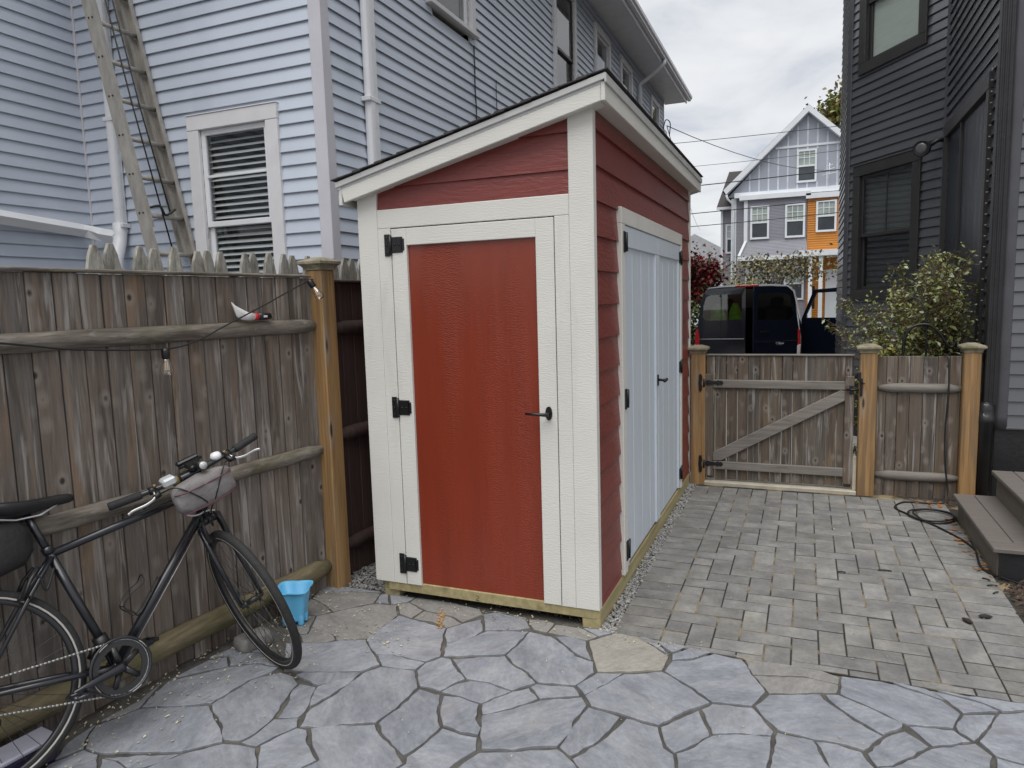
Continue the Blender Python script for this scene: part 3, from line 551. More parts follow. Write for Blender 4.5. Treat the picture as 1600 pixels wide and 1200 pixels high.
# right-hand side (faces +X) : lap siding with the double door
SIDE = (.476, 2.45, 2.072)
def side_lap(y0, y1, z0, z1):
    vs = []
    for y in (y0, y1): vs += [(-.001, y, z0), (-.016, y, z1), (-.045, y, z1), (-.045, y, z0)]
    MB().add(vs, [(0, 3, 2, 1), (4, 5, 6, 7), (0, 1, 5, 4), (1, 2, 6, 5), (2, 3, 7, 6), (3, 0, 4, 7)]).build('lap_board', m_redside, shed)
k = 0
while True:
    zt = 2.376 + .1605 - .1605 * k; zl = max(.088, zt - .1605); zt_ = min(zt + .012, 2.478)
    if zt < .1: break
    if zl < SIDE[2] - .02: side_lap(.0485, SIDE[0] + .02, zl, zt_); side_lap(SIDE[1] - .02, 2.935, zl, zt_)
    else: side_lap(.0485, 2.935, zl, zt_)
    k += 1
MB().box(-.05, .004, 2.93, 2.962, .0877, 2.478, .003).build('corner_board', m_trim, shed)
for a, b_, c_, d_ in ((SIDE[0], SIDE[0] + .076, .0885, SIDE[2] - .085), (SIDE[1] - .06, SIDE[1], .0885, SIDE[2] - .085), (SIDE[0], SIDE[1], SIDE[2] - .0845, SIDE[2])):
    MB().box(-.02, .0145, a, b_, c_, d_, .003).build('door_surround', m_trim, shed)
ya, yb = SIDE[0] + .08, SIDE[1] - .064; ym = (ya + yb) / 2 + .02
def leaf(y0, y1, hin, lab):
    d = MB().box(-.03, -.012, y0, y1, .105, 1.984, 0).build('double_door_leaf', m_greydoor, shed, label=lab)
    n = 4; w = (y1 - y0) / n
    for i in range(n): MB().box(-.012, -.003, y0 + i * w + .003, y0 + (i + 1) * w - .003, .105, 1.875, .003).build('plank', m_greydoor, d)
    MB().box(-.0118, .009, y0, y1, 1.872, 1.984, .003).build('top_rail', m_greydoor, d)
    for q in ((y0, y0 + .055), (y1 - .07, y1)): MB().box(-.0115, .0085, q[0], q[1], .105, 1.871, .003).build('stile', m_greydoor, d)
    for z in (1.895, 1.06, .215):
        b = MB(); s_ = 1 if hin == y0 else -1
        b.box(.012, .02, min(hin - s_ * .045, hin - s_ * .008), max(hin - s_ * .045, hin - s_ * .008), z - .055, z + .055, .002)
        b.box(.008, .016, min(hin + s_ * .008, hin + s_ * .06), max(hin + s_ * .008, hin + s_ * .06), z - .042, z + .042, .003)
        b.tube([(.02, hin, z - .05), (.02, hin, z + .05)], .008, 8)
        b.build('hinge', m_black, d)
    return d
d1 = leaf(ya, ym - .003, ya, 'nearer pale grey leaf of the double door'); d2 = leaf(ym + .003, yb, yb, 'farther pale grey leaf of the double door')
b = MB(); yh = ym - .03
b.box(.0085, .016, yh - .016, yh + .016, 1.02, 1.095, .004); b.tube([(.012, yh, 1.06), (.06, yh, 1.058)], .009, 8); b.tube([(.06, yh - .03, 1.056), (.062, yh + .035, 1.06)], .011, 8)
b.build('door_handle', m_black, d1)
# left and rear walls
MB().box(-1.26, -1.236, .046, 2.93, .09, 2.15, .002).build('side_panel', m_redside, shed)
MB().box(-1.235, -.03, 2.922, 2.94, .09, 2.16, .002).build('rear_panel', m_redside, shed)
# roof
roof = xz([(-1.33, 2.52 + .2413 * -1.33), (.056, 2.52 + .2413 * .056), (.056, 2.548 + .2413 * .056), (-1.33, 2.548 + .2413 * -1.33)], -.058, 3.05, 'roof', m_offwhite, shed, 0)
xz([(-1.311, 2.13), (.0545, ZB(.0545)), (.0545, 2.519 + .2413 * .0545), (-1.329, 2.519 + .2413 * -1.329)], -.06, -.041, 'rake_board', m_trimh, shed, .003)
xz([(-1.311, 2.13), (.0545, ZB(.0545)), (.0545, 2.519 + .2413 * .0545), (-1.329, 2.519 + .2413 * -1.329)], 3.03, 3.05, 'rake_board', m_trimh, shed, .003)
xz([(-1.28, ZB(-1.28) + .005), (.05, ZB(.05) + .005), (.05, ZB(.05) + .02), (-1.28, ZB(-1.28) + .02)], -.041, .06, 'rake_soffit', m_trimh, shed, 0)
MB().box(.0555, .0755, -.0605, 3.05, 2.4625, 2.545, .003).build('fascia_board', m_trimh, shed)
MB().box(-.04, .055, -.03, 3.03, 2.470, 2.482, 0).build('soffit', m_trimh, shed)
MB().box(-1.345, -1.325, -.058, 3.05, 2.118, 2.198, .003).build('fascia_board', m_trimh, shed)
xz([(-1.352, 2.205), (.08, 2.205 + .2413 * 1.432), (.08, 2.232 + .2413 * 1.432), (-1.357, 2.232)], -.072, -.0605, 'drip_edge', m_dripedge, roof, .002)
MB().box(.076, .085, -.072, 3.056, 2.535, 2.575, .002).build('drip_edge', m_dripedge, roof)
n = 11
for i in range(n):                              # shingle courses, lowest first
    xa = -1.372 + i * (1.455 / n); xb_ = xa + 1.455 / n + .05
    za_, zb_ = 2.239 + .2413 * (xa + 1.357), 2.239 + .2413 * (xb_ + 1.357)
    xb2 = min(xb_, .092); zb2 = 2.239 + .2413 * (xb2 + 1.357)
    xz([(xa, za_ + .006), (xb2, zb2), (xb2, zb2 + .004), (xa, za_ + .012)], -.084 + random.uniform(0, .006), 3.066, 'shingle_course', m_shingle, roof, 0)

# ------------------------------------------------------------------ left fence (frame: x = along, -y = towards the yard)
FA = (-1.673, -.643); FD = (.0978, .9952); FMx = face_M(FA, FD)
fence = thing('board_fence', 'weathered grey board fence with half-round rails behind the bicycle', 'fence', M=FMx)
def fbox(name, matl, parent, s0, s1, o0, o1, z0, z1, c=.003, **k): return MB().box(s0, s1, -o1, -o0, z0, z1, c).build(name, matl, parent, FMx, **k)
seams = [-.811, -.712, -.614, -.522, -.426, -.33, -.239, -.143, -.06, .033, .124, .217, .309, .403, .489, .579, .665]
s_ = -.811; left = []
while s_ > -3.4: s_ -= random.uniform(.092, .102); left.append(s_)
seams = left[::-1] + seams
for a, b_ in zip(seams[:-1], seams[1:]): fbox('fence_board', m_fence, fence, a + .0024, b_ - .0024, -.018 + random.uniform(-.004, .002), random.uniform(-.002, .004), random.uniform(-.03, .0), 1.757 + random.uniform(-.003, .003), .003)
fbox('top_cap', m_railwood, fence, -3.4, .64, -.03, .026, 1.7605, 1.774, .004)
def half_rail(name, matl, z, r, s0, s1, parent, M, off=.004):
    b = MB(); n = 10; rings = []
    m = max(6, int((s1 - s0) / .12))
    for i in range(m + 1):
        t = i / m; s_ = s0 + (s1 - s0) * t; k = min(1, .55 + min(t, 1 - t) * (s1 - s0) * 4.5)
        rr = r * k * random.uniform(.985, 1.015); zc = z + random.uniform(-.001, .001)
        rings.append([Vector((s_, -(off + max(0, math.cos(a)) * rr * .95), zc + math.sin(a) * rr)) for a in [-math.pi / 2 + math.pi * q / (n - 1) for q in range(n)]])
    b.loft(rings, True, True, True); return b.build(name, matl, parent, M)
half_rail('rail', m_railwood, 1.50, .038, -3.4, .69, fence, FMx)
half_rail('rail', m_railwood, .805, .038, -3.4, .685, fence, FMx)
half_rail('rail', m_lowrail, .128, .058, -3.4, .68, fence, FMx)
fbox('fence_post', m_post, fence, .655, .765, -.035, .078, -.05, 1.80, .006)
def post_cap(s0, s1, o0, o1, z, parent, M, matl, ov=.028):
    c = Vector(((s0 + s1) / 2, -(o0 + o1) / 2, 0)); w, d = (s1 - s0) / 2, (o1 - o0) / 2; rings = []
    for (e_, zz_) in ((.004, z), (.006, z + .012), (.014, z + .024), (ov, z + .034), (ov, z + .047), (ov - .012, z + .054), (-.03, z + .07)):
        rings.append([Vector((c.x + sx * (w + e_), c.y + sy * (d + e_), zz_)) for sx, sy in ((-1, -1), (1, -1), (1, 1), (-1, 1))])
    return MB().loft(rings, False).build('post_cap', matl, parent, M)
post_cap(.655, .765, -.035, .078, 1.80, fence, FMx, m_cap)
# the same line of fence carries on behind the shed, with darker red-brown boards
bf = thing('dark_fence', 'dark red-brown fence in shadow between post and shed', 'fence', M=face_M((FA[0] + FD[0] * .78, FA[1] + FD[1] * .78), FD))
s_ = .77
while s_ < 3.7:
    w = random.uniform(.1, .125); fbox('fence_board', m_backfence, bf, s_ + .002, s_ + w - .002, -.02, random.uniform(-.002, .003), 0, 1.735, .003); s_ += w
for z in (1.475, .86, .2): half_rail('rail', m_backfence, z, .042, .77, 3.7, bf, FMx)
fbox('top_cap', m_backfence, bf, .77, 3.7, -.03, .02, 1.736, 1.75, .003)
# neighbour's picket fence just beyond
pf = thing('picket_fence', 'silver-grey picket fence with lichen showing above the board fence', 'fence', M=face_M((FA[0] - .25, FA[1]), FD))
pk = [-.368, -.299, -.192, -.088, .004, .106, .205, .308, .407, .492, .602, .702, .80, .908, .989, 1.09, 1.19, 1.29, 1.39]
for i, c in enumerate(pk):
    w = .043 + random.uniform(-.004, .004); zt = 1.9 + random.uniform(-.008, .008); dd = random.uniform(-.004, .004)
    poly = [(-w, -.05), (w, -.05), (w * 1.0, zt - .13), (w * .66, zt - .05), (w * .24, zt), (-w * .24, zt), (-w * .66, zt - .05), (-w * 1.0, zt - .13)]
    Mi = FMx @ Matrix.Translation((c, .25 + dd, 0)) @ Matrix.Rotation(random.gauss(0, .012), 4, 'Y')
    b = MB().prism(poly, -.009, .009, .002, RX); b.build('picket', m_picket, pf, Mi)
for z in (1.55, .5): MB().box(-.5, 1.5, .262, .30, z, z + .08, .003).build('rail', m_picket, pf, FMx)

# string lights
def fP(s, o, z): return FMx @ Vector((s, -o, z))
m_cord = mat('black_cord', (0.01, 0.01, 0.011), 0.5, 0.1, (20, 20, 20))
m_bulb = glass_mat('clear_bulb_glass', (0.93, 0.9, 0.85), 3.0)
m_fil = mat('amber_filament', (0.8, 0.42, 0.06), 0.4, 0.05, (9, 9, 9))
sl = thing('string_lights', 'black string-light cord with clear bulbs drooping along the board fence', 'string lights', fP(-.33, .1, 1.44))
pts = [fP(-2.3, .06, 1.68), fP(-1.6, .08, 1.60), fP(-.964, .1, 1.507), fP(-.704, .1, 1.466), fP(-.333, .1, 1.442), fP(-.17, .1, 1.468), fP(-.022, .1, 1.523), fP(.25, .09, 1.622), fP(.519, .085, 1.727), fP(.60, .07, 1.745), fP(.63, .03, 1.75)]
MB().tube(bez(pts, 8), .0038, 6).build('cord', m_cord, sl)
def bulb(P, tilt):
    Mb = Matrix.Translation(P) @ tilt
    MB().lathe([(.006, .012), (.0145, .004), (.0165, -.004), (.0165, -.03), (.013, -.036)], 14, Mb).build('socket', m_black, sl)
    g = MB().lathe([(.012, -.034), (.014, -.042), (.022, -.062), (.0265, -.08), (.0255, -.094), (.018, -.105), (.004, -.109)], 16, Mb).build('bulb', m_bulb, sl)
    MB().tube([Mb @ Vector(v) for v in ((-.004, 0, -.04), (-.006, 0, -.078), (0, 0, -.088), (.006, 0, -.078), (.004, 0, -.04))], .0018, 5).build('filament', m_fil, g)
bulb(fP(-.333, .1, 1.435), Matrix.Identity(4)); bulb(fP(.565, .085, 1.735), Matrix.Rotation(R(-28), 4, 'Y') @ Matrix.Rotation(R(12), 4, 'X'))
# squeezed tube lying on the top rail
m_tubew = mat('white_crumpled_tube', (0.70, 0.70, 0.69), 0.35, 0.1, (20, 20, 20), bump=0.5, bscale=(30, 30, 30), bdist=0.01)
m_tubeb = mat('black_glossy_plastic', (0.012, 0.012, 0.014), 0.25, 0.05, (5, 5, 5))
m_tuber = mat('red_plastic_band', (0.55, 0.02, 0.03), 0.35, 0.05, (5, 5, 5))
tb = thing('glue_tube', 'crumpled white tube with red band and black cap on the top fence rail', 'tube', fP(.2, .05, 1.54))
rings = []
for s_, hh, th, zc in ((.098, .036, .004, 1.600), (.115, .032, .006, 1.588), (.14, .027, .013, 1.575), (.175, .021, .017, 1.565), (.213, .017, .017, 1.561)):
    rings.append([Vector((s_ + .35 * hh * math.sin(a) * (-1 if s_ < .13 else 0), -(.035 + th * math.cos(a)), zc + hh * math.sin(a))) for a in [2 * math.pi * q / 14 for q in range(14)]])
MB().loft(rings).build('body', m_tubew, tb, FMx)
def tcyl(name, matl, s0, s1, r0, r1, z): MB().tube([(s0, -.035, z), (s1, -.035, z)], [r0, r1], 14).build(name, matl, tb, FMx)
tcyl('band', m_tuber, .213, .236, .0175, .0185, 1.561); tcyl('cap', m_tubeb, .236, .318, .0185, .0165, 1.561); tcyl('cap_tip', m_tubew, .318, .326, .010, .010, 1.561)
MB().box(.262, .285, -.0545, -.053, 1.556, 1.566, 0).build('printed_mark', m_white, tb, FMx)

# ------------------------------------------------------------------ houses: clapboard walls
EXP = .1016
_w = {}
def clap_mesh(matl):
    if matl.name not in _w:
        vs = []
        for x in (0, 1): vs += [(x, -.022, 0), (x, -.0235, .004), (x, -.004, EXP + .016), (x, .004, EXP + .016), (x, .004, .017), (x, -.0175, .014)]
        me = MB().add(vs, [(5, 4, 3, 2, 1, 0), (6, 7, 8, 9, 10, 11)] + [(i, (i + 1) % 6, 6 + (i + 1) % 6, 6 + i) for i in range(6)]).mesh('clapboard')
        me.materials.append(matl); bm = bmesh.new(); bm.from_mesh(me); bmesh.ops.recalc_face_normals(bm, faces=bm.faces); bm.to_mesh(me); bm.free(); _w[matl.name] = me
    return _w[matl.name]
def clap_wall(parent, p, d, length, z0, z1, matl, holes=()):
    me = clap_mesh(matl); Mf = face_M(p, d); z = z0
    while z < z1 - .02:
        segs = [(0.0, length)]
        for (a, b_, lo, hi) in holes:
            if z + EXP > lo and z < hi:
                ns = []
                for s0, s1 in segs:
                    if a > s0: ns.append((s0, min(s1, a)))
                    if b_ < s1: ns.append((max(s0, b_), s1))
                segs = [q for q in ns if q[1] - q[0] > .01]
        for s0, s1 in segs: inst('clapboard', me, None, parent, Mf @ Matrix.Translation((s0, 0, z)) @ Matrix.Diagonal((s1 - s0, 1, 1, 1)))
        z += EXP
def window(parent, p, d, x0, x1, z0, z1, cas, m_c, m_s, mid=None, blinds=None, sill=True, proud=.045, depth=.09, muntin=False, lab=None):
    """x0..x1, z0..z1 is the clear opening; casing boards cas wide stand proud of the siding"""
    Mf = face_M(p, d); b = MB()
    b.box(x0 - cas, x0, -proud, .01, z0, z1, .004); b.box(x1, x1 + cas, -proud, .01, z0, z1, .004)
    b.box(x0 - cas, x1 + cas, -proud - .002, .01, z1 + .0005, z1 + cas, .004); b.box(x0 - cas - .004, x1 + cas + .004, -proud - .008, .01, z1 + cas + .0005, z1 + cas + .008, .002)
    b.box(x0 - cas - (.02 if sill else 0), x1 + cas + (.02 if sill else 0), -proud - (.03 if sill else 0), .01, z0 - (.045 if sill else cas), z0 - .0005, .004)
    w = b.build('window', m_c, parent, Mf, label=lab)
    b = MB(); b.box(x0 - .02, x0, .01, depth, z0 - .02, z1 + .02); b.box(x1, x1 + .02, .01, depth, z0 - .02, z1 + .02); b.box(x0, x1, .01, depth, z1, z1 + .02); b.box(x0, x1, .01, depth, z0 - .02, z0)
    b.build('reveal', m_s, w, Mf)
    mid = mid if mid is not None else (z0 + z1) / 2; f = .042
    for nm, a, c_, yy in (('upper_sash', mid - f / 2, z1, -.012), ('lower_sash', z0, mid + f / 2, .014)):
        b = MB(); b.box(x0, x0 + f, yy, yy + .024, a, c_, .003); b.box(x1 - f, x1, yy, yy + .024, a, c_, .003)
        b.box(x0 + f, x1 - f, yy, yy + .024, a, a + f, .003); b.box(x0 + f, x1 - f, yy, yy + .024, c_ - f, c_, .003)
        if muntin and nm == 'upper_sash': b.box((x0 + x1) / 2 - .01, (x0 + x1) / 2 + .01, yy + .004, yy + .02, a + f, c_ - f, .002)
        if blinds == 'slats' and nm == 'upper_sash': b.box(x0 + f, x1 - f, yy - .006, yy + .006, 2.655, 2.675, .002)
        b.build(nm, m_s, w, Mf)
        MB().add([(x0 + f, yy + .011, a + f), (x1 - f, yy + .011, a + f), (x1 - f, yy + .011, c_ - f), (x0 + f, yy + .011, c_ - f)], [(0, 1, 2, 3)]).build('pane', m_glass, w, Mf)
    MB().box(x0 - .02, x1 + .02, depth + .02, depth + .03, z0 - .02, z1 + .02).build('room_behind', m_dim, w, Mf)
    if blinds == 'slats':
        z = z1 - .03; me = MB().box(x0 + .012, x1 - .012, -.024, .024, -.0014, .0014).mesh('slat'); me.materials.append(m_blind)
        while z > z0 + .02:
            inst('slat', me, None, w, Mf @ Matrix.Translation((0, depth - .03, z)) @ Matrix.Rotation(R(34 + random.gauss(0, 2)), 4, 'X')); z -= .05
    elif blinds == 'shade': MB().box(x0, x1, .045, .05, z0 + .04, z1).build('shade', m_shade, w, Mf)
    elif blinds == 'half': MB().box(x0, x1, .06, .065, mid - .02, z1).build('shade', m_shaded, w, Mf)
    return w

# pale blue house
BX, BY, WX = -2.42, 1.34, -4.96
bh = thing('blue_house', 'pale blue clapboard house with white gutters towering behind the shed', 'house', (BX, BY, 0))
b = MB(); b.box(-10, BX - .14, BY + .14, 15.0, 0, 6.38); b.box(-10, WX - .14, -4.5, BY + .14, 0, 6.38); b.build('wall', m_dim, bh)
b = MB(); b.box(-10, BX - .02, BY + .02, 15.05, -.1, .34); b.box(-10, WX - .02, -4.6, BY + .02, -.1, .34); b.build('foundation', mat('grey_foundation', (0.25, 0.25, 0.25), 0.9, 0.2, (2, 2, 2), bump=.3), bh)
clap_wall(bh, (WX, BY), (1, 0), BX - WX, .34, 6.38, m_bluesid, [(-3.62 - WX, -2.945 - WX, 1.62, 3.03)])
clap_wall(bh, (WX, -4.5), (0, 1), BY + 4.5, .34, 6.38, m_bluesid)
WR = [(3.07, 3.90), (6.72, 7.58), (8.84, 9.66), (10.62, 11.40), (13.5, 14.25)]
clap_wall(bh, (BX, BY), (0, 1), 15.05 - BY, .34, 6.38, m_bluesid, [(a - BY, c - BY, 4.40, 6.04) for a, c in WR])
# inside corner and corner boards
b = MB(); b.box(BX - .085, BX + .024, BY - .026, BY + .083, .34, 6.38, .006); b.build('corner_board', m_bluetrim, bh)
MB().box(WX - .01, WX + .032, BY - .032, BY + .01, .34, 6.38, .004).build('corner_board', m_bluetrim, bh)
MB().box(BX - .09, BX + .024, 14.99, 15.09, .34, 6.38, .006).build('corner_board', m_bluetrim, bh)
window(bh, (WX, BY), (1, 0), -3.62 - WX, -2.945 - WX, 1.62, 3.03, .115, m_offwhite, m_white, 2.29, 'slats', lab='white ground-floor window with blinds beside the ladder')
for i, (a, c) in enumerate(WR):
    window(bh, (BX, BY), (0, 1), a - BY, c - BY, 4.42, 6.03, .1, m_offwhite, m_white if i != 1 else m_bronze, 5.16, None, proud=.05)
# eaves, gutter, roof
MB().box(BX - .02, -1.93, BY - .55, 15.45, 6.385, 6.40).build('soffit', m_white, bh)
MB().box(-1.93, -1.90, BY - .55, 15.45, 6.35, 6.55, .003).build('fascia', m_white, bh)
def gutter(x, y0, y1, z):
    prof = [(0, 0), (.07, 0), (.075, .03), (.105, .055), (.11, .11), (.10, .115), (.09, .06), (.062, .03), (.06, .012), (0, .012)]
    return MB().loft([[Vector((x + a, y, z + c)) for a, c in prof] for y in (y0, y1)], False).build('gutter', m_white, bh)
gutter(-1.899, BY - .55, 15.6, 6.43)
MB().box(WX - .4, BX + .5, BY - .55, BY + .02, 6.385, 6.40).build('soffit', m_white, bh); MB().box(-4.55, -1.9, BY - .58, BY - .55, 6.35, 6.55, .003).build('fascia', m_white, bh)
b = MB()
for y in (BY - .6,): 
    b.add([(-1.85, y, 6.55), (-1.85, 15.6, 6.55), (-6.2, 15.6, 8.0), (-6.2, y, 8.0), (-10.5, y, 6.55), (-10.5, 15.6, 6.55), (-1.85, y, 6.5), (-1.85, 15.6, 6.5), (-10.5, y, 6.5), (-10.5, 15.6, 6.5)],
          [(0, 1, 2, 3), (3, 2, 5, 4), (0, 3, 4, 8, 6), (1, 7, 9, 5, 2), (0, 6, 7, 1), (4, 5, 9, 8), (6, 8, 9, 7)])
b.build('roof', m_shingle, bh)  # unseen roof, ridge lowered so that it blocks less light
MB().add([(-4.5, -5, 6.5), (-4.5, 1.0, 6.5), (-10.5, 1.0, 6.5), (-10.5, -5, 6.5), (-7.5, -5, 8.6), (-7.5, 1.0, 8.6)], [(0, 1, 5, 4), (3, 4, 5, 2), (0, 4, 3), (1, 2, 5), (0, 3, 2, 1)]).build('roof', m_shingle, bh)
def downspout(pts, w, d, matl, parent, name='downspout', rib=False):
    return MB().tube(pts, [w] * len(pts), 8, flat=d / w).build(name, matl, parent)
def leader(x0, x1, y0, y1, z0, z1, matl, parent, ribs=3):
    """fluted rectangular leader pipe"""
    b = MB(); n = ribs * 4; P = []
    for k in range(n + 1): P.append((x0 + (x1 - x0) * k / n, y0 - (.005 if k % 4 in (1, 2) else 0)))
    for k in range(1, n): P.append((x1 + (.005 if k % 4 in (1, 2) else 0), y0 + (y1 - y0) * k / n))
    P += [(x1, y1), (x0, y1)]
    return b.prism(P, z0, z1).build('downspout', matl, parent)
leader(BX + .03, BX + .09, 1.835, 1.94, .3, 6.3, m_white, bh, 1)
for z in (3.22, 5.6): MB().box(BX + .018, BX + .10, 1.80, 1.97, z, z + .035, .004).build('pipe_strap', m_white, bh)
leader(-4.575, -4.50, BY - .09, BY - .03, 2.28, 6.3, m_white, bh, 1)
for z in (3.2, 2.32): MB().box(-4.60, -4.475, BY - .10, BY - .018, z, z + .035, .004).build('pipe_strap', m_white, bh)
MB().tube([(-4.545, BY - .07, 2.36), (-4.545, BY - .07, 2.26), (-4.53, BY - .10, 2.18), (-4.46, BY - .2, 2.05), (-4.43, BY - .25, 1.9), (-4.43, BY - .25, .3)], .055, 10).build('pipe_elbow', m_white, bh)
MB().tube([(WX + .09, -3.0, 2.62), (WX + .09, BY - .16, 2.31), (-4.72, BY - .1, 2.27), (-4.55, BY - .1, 2.24)], .055, 4, smooth=False).build('leader_pipe', m_white, bh)
MB().tube([(-1.86, 12.1, 6.42), (-1.86, 12.1, 6.34), (-1.95, 12.1, 6.26), (BX + .06, 12.1, 6.0), (BX + .06, 12.1, 5.9), (BX + .06, 12.1, 3.0)], .045, 10).build('downspout', m_white, bh)
for y, z0, z1, w in ((3.98, 2.6, 4.30, .0075), (4.55, 2.9, 4.10, .0045)): MB().tube([(BX + .024, y + random.uniform(-.01, .01), z0 + (z1 - z0) * k / 8) for k in range(9)], w, 6).build('cable', m_cord, bh)
MB().box(BX + .03, BX + .14, 14.55, 14.85, 5.1, 5.6, .02).build('service_box', m_white, bh)
MB().tube(bez([(BX + .06, 14.7, 5.6), (BX + .12, 14.75, 5.85), (BX + .2, 14.9, 5.8), (BX + .18, 14.9, 5.5)], 6), .012, 6).build('cable_loop', m_cord, bh)

# extension ladder leaning on the blue house wing
lad = thing('extension_ladder', 'weathered aluminium extension ladder leaning on the pale blue house', 'ladder', (-3.4, 1.0, .1))
YA, YB = .90, 1.265                                     # two rails
LX = lambda z: -3.833 - .2375 * (z - 2.341)
def lrail(y, dx, w, t, z0, z1, name):
    b = MB(); 
    for (a0, a1, b0, b1) in ((-w / 2, w / 2, -t / 2, -t / 2 + .006), (-w / 2, -w / 2 + .008, -t / 2 + (.0062 if t > 0 else -.0002), t / 2), (w / 2 - .008, w / 2, -t / 2 + (.0062 if t > 0 else -.0002), t / 2)):
        vs = []
        for z in (z0, z1):
            x = LX(z) + dx; vs += [(x + a0, y + b0, z), (x + a1, y + b0, z), (x + a1, y + b1, z), (x + a0, y + b1, z)]
        b.add(vs, [(0, 3, 2, 1), (4, 5, 6, 7), (0, 1, 5, 4), (1, 2, 6, 5), (2, 3, 7, 6), (3, 0, 4, 7)])
    return b.build(name, m_alu, lad)
lrail(YA, 0, .10, .03, .2, 6.0, 'rail'); lrail(YB + .02, 0, .07, -.03, .2, 6.0, 'rail')
lrail(YA + .035, .0, .07, .026, 2.25, 6.4, 'fly_rail'); lrail(YB - .02, -.055, .06, -.026, 2.05, 6.4, 'fly_rail')
for k in range(-6, 12):
    z = 2.345 + .2975 * k; x = LX(z)
    b = MB().tube([(x, YA, z), (x, YB + .02, z)], .019, 8, flat=.8); b.build('rung', m_alu, lad)
    for dx_ in (-.018, .02): MB().tube([(x + dx_, YA - .0155, z + .012), (x + dx_, YA - .02, z + .012)], .0075, 6).build('rivet', m_black, lad)
for dy, z0 in ((.17, 2.0), (.24, 2.37)): MB().tube([(LX(z0) + .03, YA + dy, z0), (LX(3.2) + .02, YA + dy - .02, 3.2), (LX(5.9), YA + dy, 5.9)], .006, 6).build('hoist_rope', m_cord, lad)
MB().tube(bez([(LX(2.37), YA + .05, 2.40), (LX(2.37) + .05, YA + .12, 2.42), (LX(2.37) + .02, YA + .2, 2.36), (LX(2.4) + .06, YA + .27, 2.41)], 6), .009, 6).build('rope_knot', m_cord, lad)

# charcoal house on the right
dh = thing('charcoal_house', 'charcoal clapboard house with canted bay and dark windows', 'house', (2.3, 3.1, 0))
PB, PA0, PA1, PD = (2.25, 3.05), (2.25, 5.70), (1.385, 7.09), (1.385, 9.6)
foot = [(2.25, 3.05), (8, 3.05), (8, 16), (2.25, 16), (2.25, 10.99), (1.385, 9.6), (1.385, 7.09), (2.25, 5.70)]
fi = inset([Vector(p) for p in foot], .14); MB().prism([(p.x, p.y) for p in fi], 0, 6.1).build('wall', m_dim, dh)
fi = inset([Vector(p) for p in foot], -.012); MB().prism([(p.x, p.y) for p in fi], -.4, .545).build('foundation', m_blackpaint, dh)
La = math.hypot(PA1[0] - PA0[0], PA1[1] - PA0[1]); da = ((PA0[0] - PA1[0]) / La, (PA0[1] - PA1[1]) / La)
# canted bay side (x from far to near)
A1 = (La - 1.15, La - .46); A2 = (La - 1.37, La - .46)
A2 = (La - 1.36, La - .45); A1 = (La - 1.32, La - .43)
clap_wall(dh, PA1, da, La, .55, 6.05, m_darksid, [(A2[0], A2[1], 1.60, 3.02), (A1[0], A1[1], 4.34, 5.72)])
window(dh, PA1, da, A2[0], A2[1], 1.62, 3.02, .125, m_bronze, m_bronze, 2.29, 'half', muntin=True, lab='dark double-hung window above the shrub', sill=False)
window(dh, PA1, da, A1[0], A1[1], 4.36, 5.70, .125, m_bronze, m_bronze, 5.05, 'shade', lab='dark upstairs window with pale shade', sill=False)
clap_wall(dh, PD, (0, -1), 9.6 - 7.09, .55, 6.05, m_darksid)
LB = 5.70 - 3.05; PNL = (2.65 - 2.42, 2.65 - .62)
clap_wall(dh, PA0, (0, -1), LB, .55, 6.05, m_darksid, [(PNL[0], PNL[1], 1.2, 3.16)])
clap_wall(dh, PB, (1, 0), 3.2, .55, 6.05, m_darksid)
Mf = face_M(PA0, (0, -1)); b = MB()
b.box(PNL[0] - .09, PNL[0], -.05, .02, 1.1, 3.15, .004); b.box(PNL[1], PNL[1] + .09, -.05, .02, 1.1, 3.15, .004); b.box(PNL[0] - .09, PNL[1] + .09, -.052, .02, 3.1505, 3.28, .004); b.box(PNL[0] - .09, PNL[1] + .09, -.052, .02, 1.0, 1.0995, .004)
pn = b.build('panel_frame', m_bronze, dh, Mf, label='large dark sheeted opening behind the downspout')
pmid = 2.65 - 1.72
for a, c in ((PNL[0], pmid - .02), (pmid + .02, PNL[1])): MB().box(a, c, -.012, .01, 1.1, 3.15).build('panel', m_panel, pn, Mf)
MB().box(pmid - .02, pmid + .02, -.035, .015, 1.1, 3.15, .004).build('batten', m_bronze, pn, Mf)
for k in range(22): MB().tube([(PNL[1] + .13, -.03, 1.5 + k * .085), (PNL[1] + .13, -.045, 1.5 + k * .085)], .005, 6).build('screw_head', m_alu, pn, Mf)
# corner boards
Mc = face_M(PA0, da); MB().box(-.02, .035, -.034, .02, .55, 6.1, .005).build('corner_board', m_darktrim, dh, Mc)
Mc = face_M(PA1, da); MB().box(-.03, .055, -.034, .05, .55, 6.1, .008).build('corner_board', m_darktrim, dh, Mc)
MB().box(PA1[0] - .034, PA1[0] + .05, PA1[1] - .02, PA1[1] + .07, .55, 6.1, .008).build('corner_board', m_darktrim, dh)
b = MB(); rings = []
for k in range(60):
    z = .548 + 5.5 * k / 59; w = .004 * math.sin(k * 1.7) + .003 * math.sin(k * .6); rings.append([(2.222, 3.13, z), (2.222 + w * .4, 3.022 + w, z), (2.262, 3.016 + w, z), (2.304, 3.02, z), (2.31, 3.026, z), (2.31, 3.06, z)])
b.loft(rings, True, True, True).build('corner_board', m_darktrim, dh)
MB().box(2.24, 6, 3.02, 3.05, .545, .56, .002).build('water_table', m_darktrim, dh)
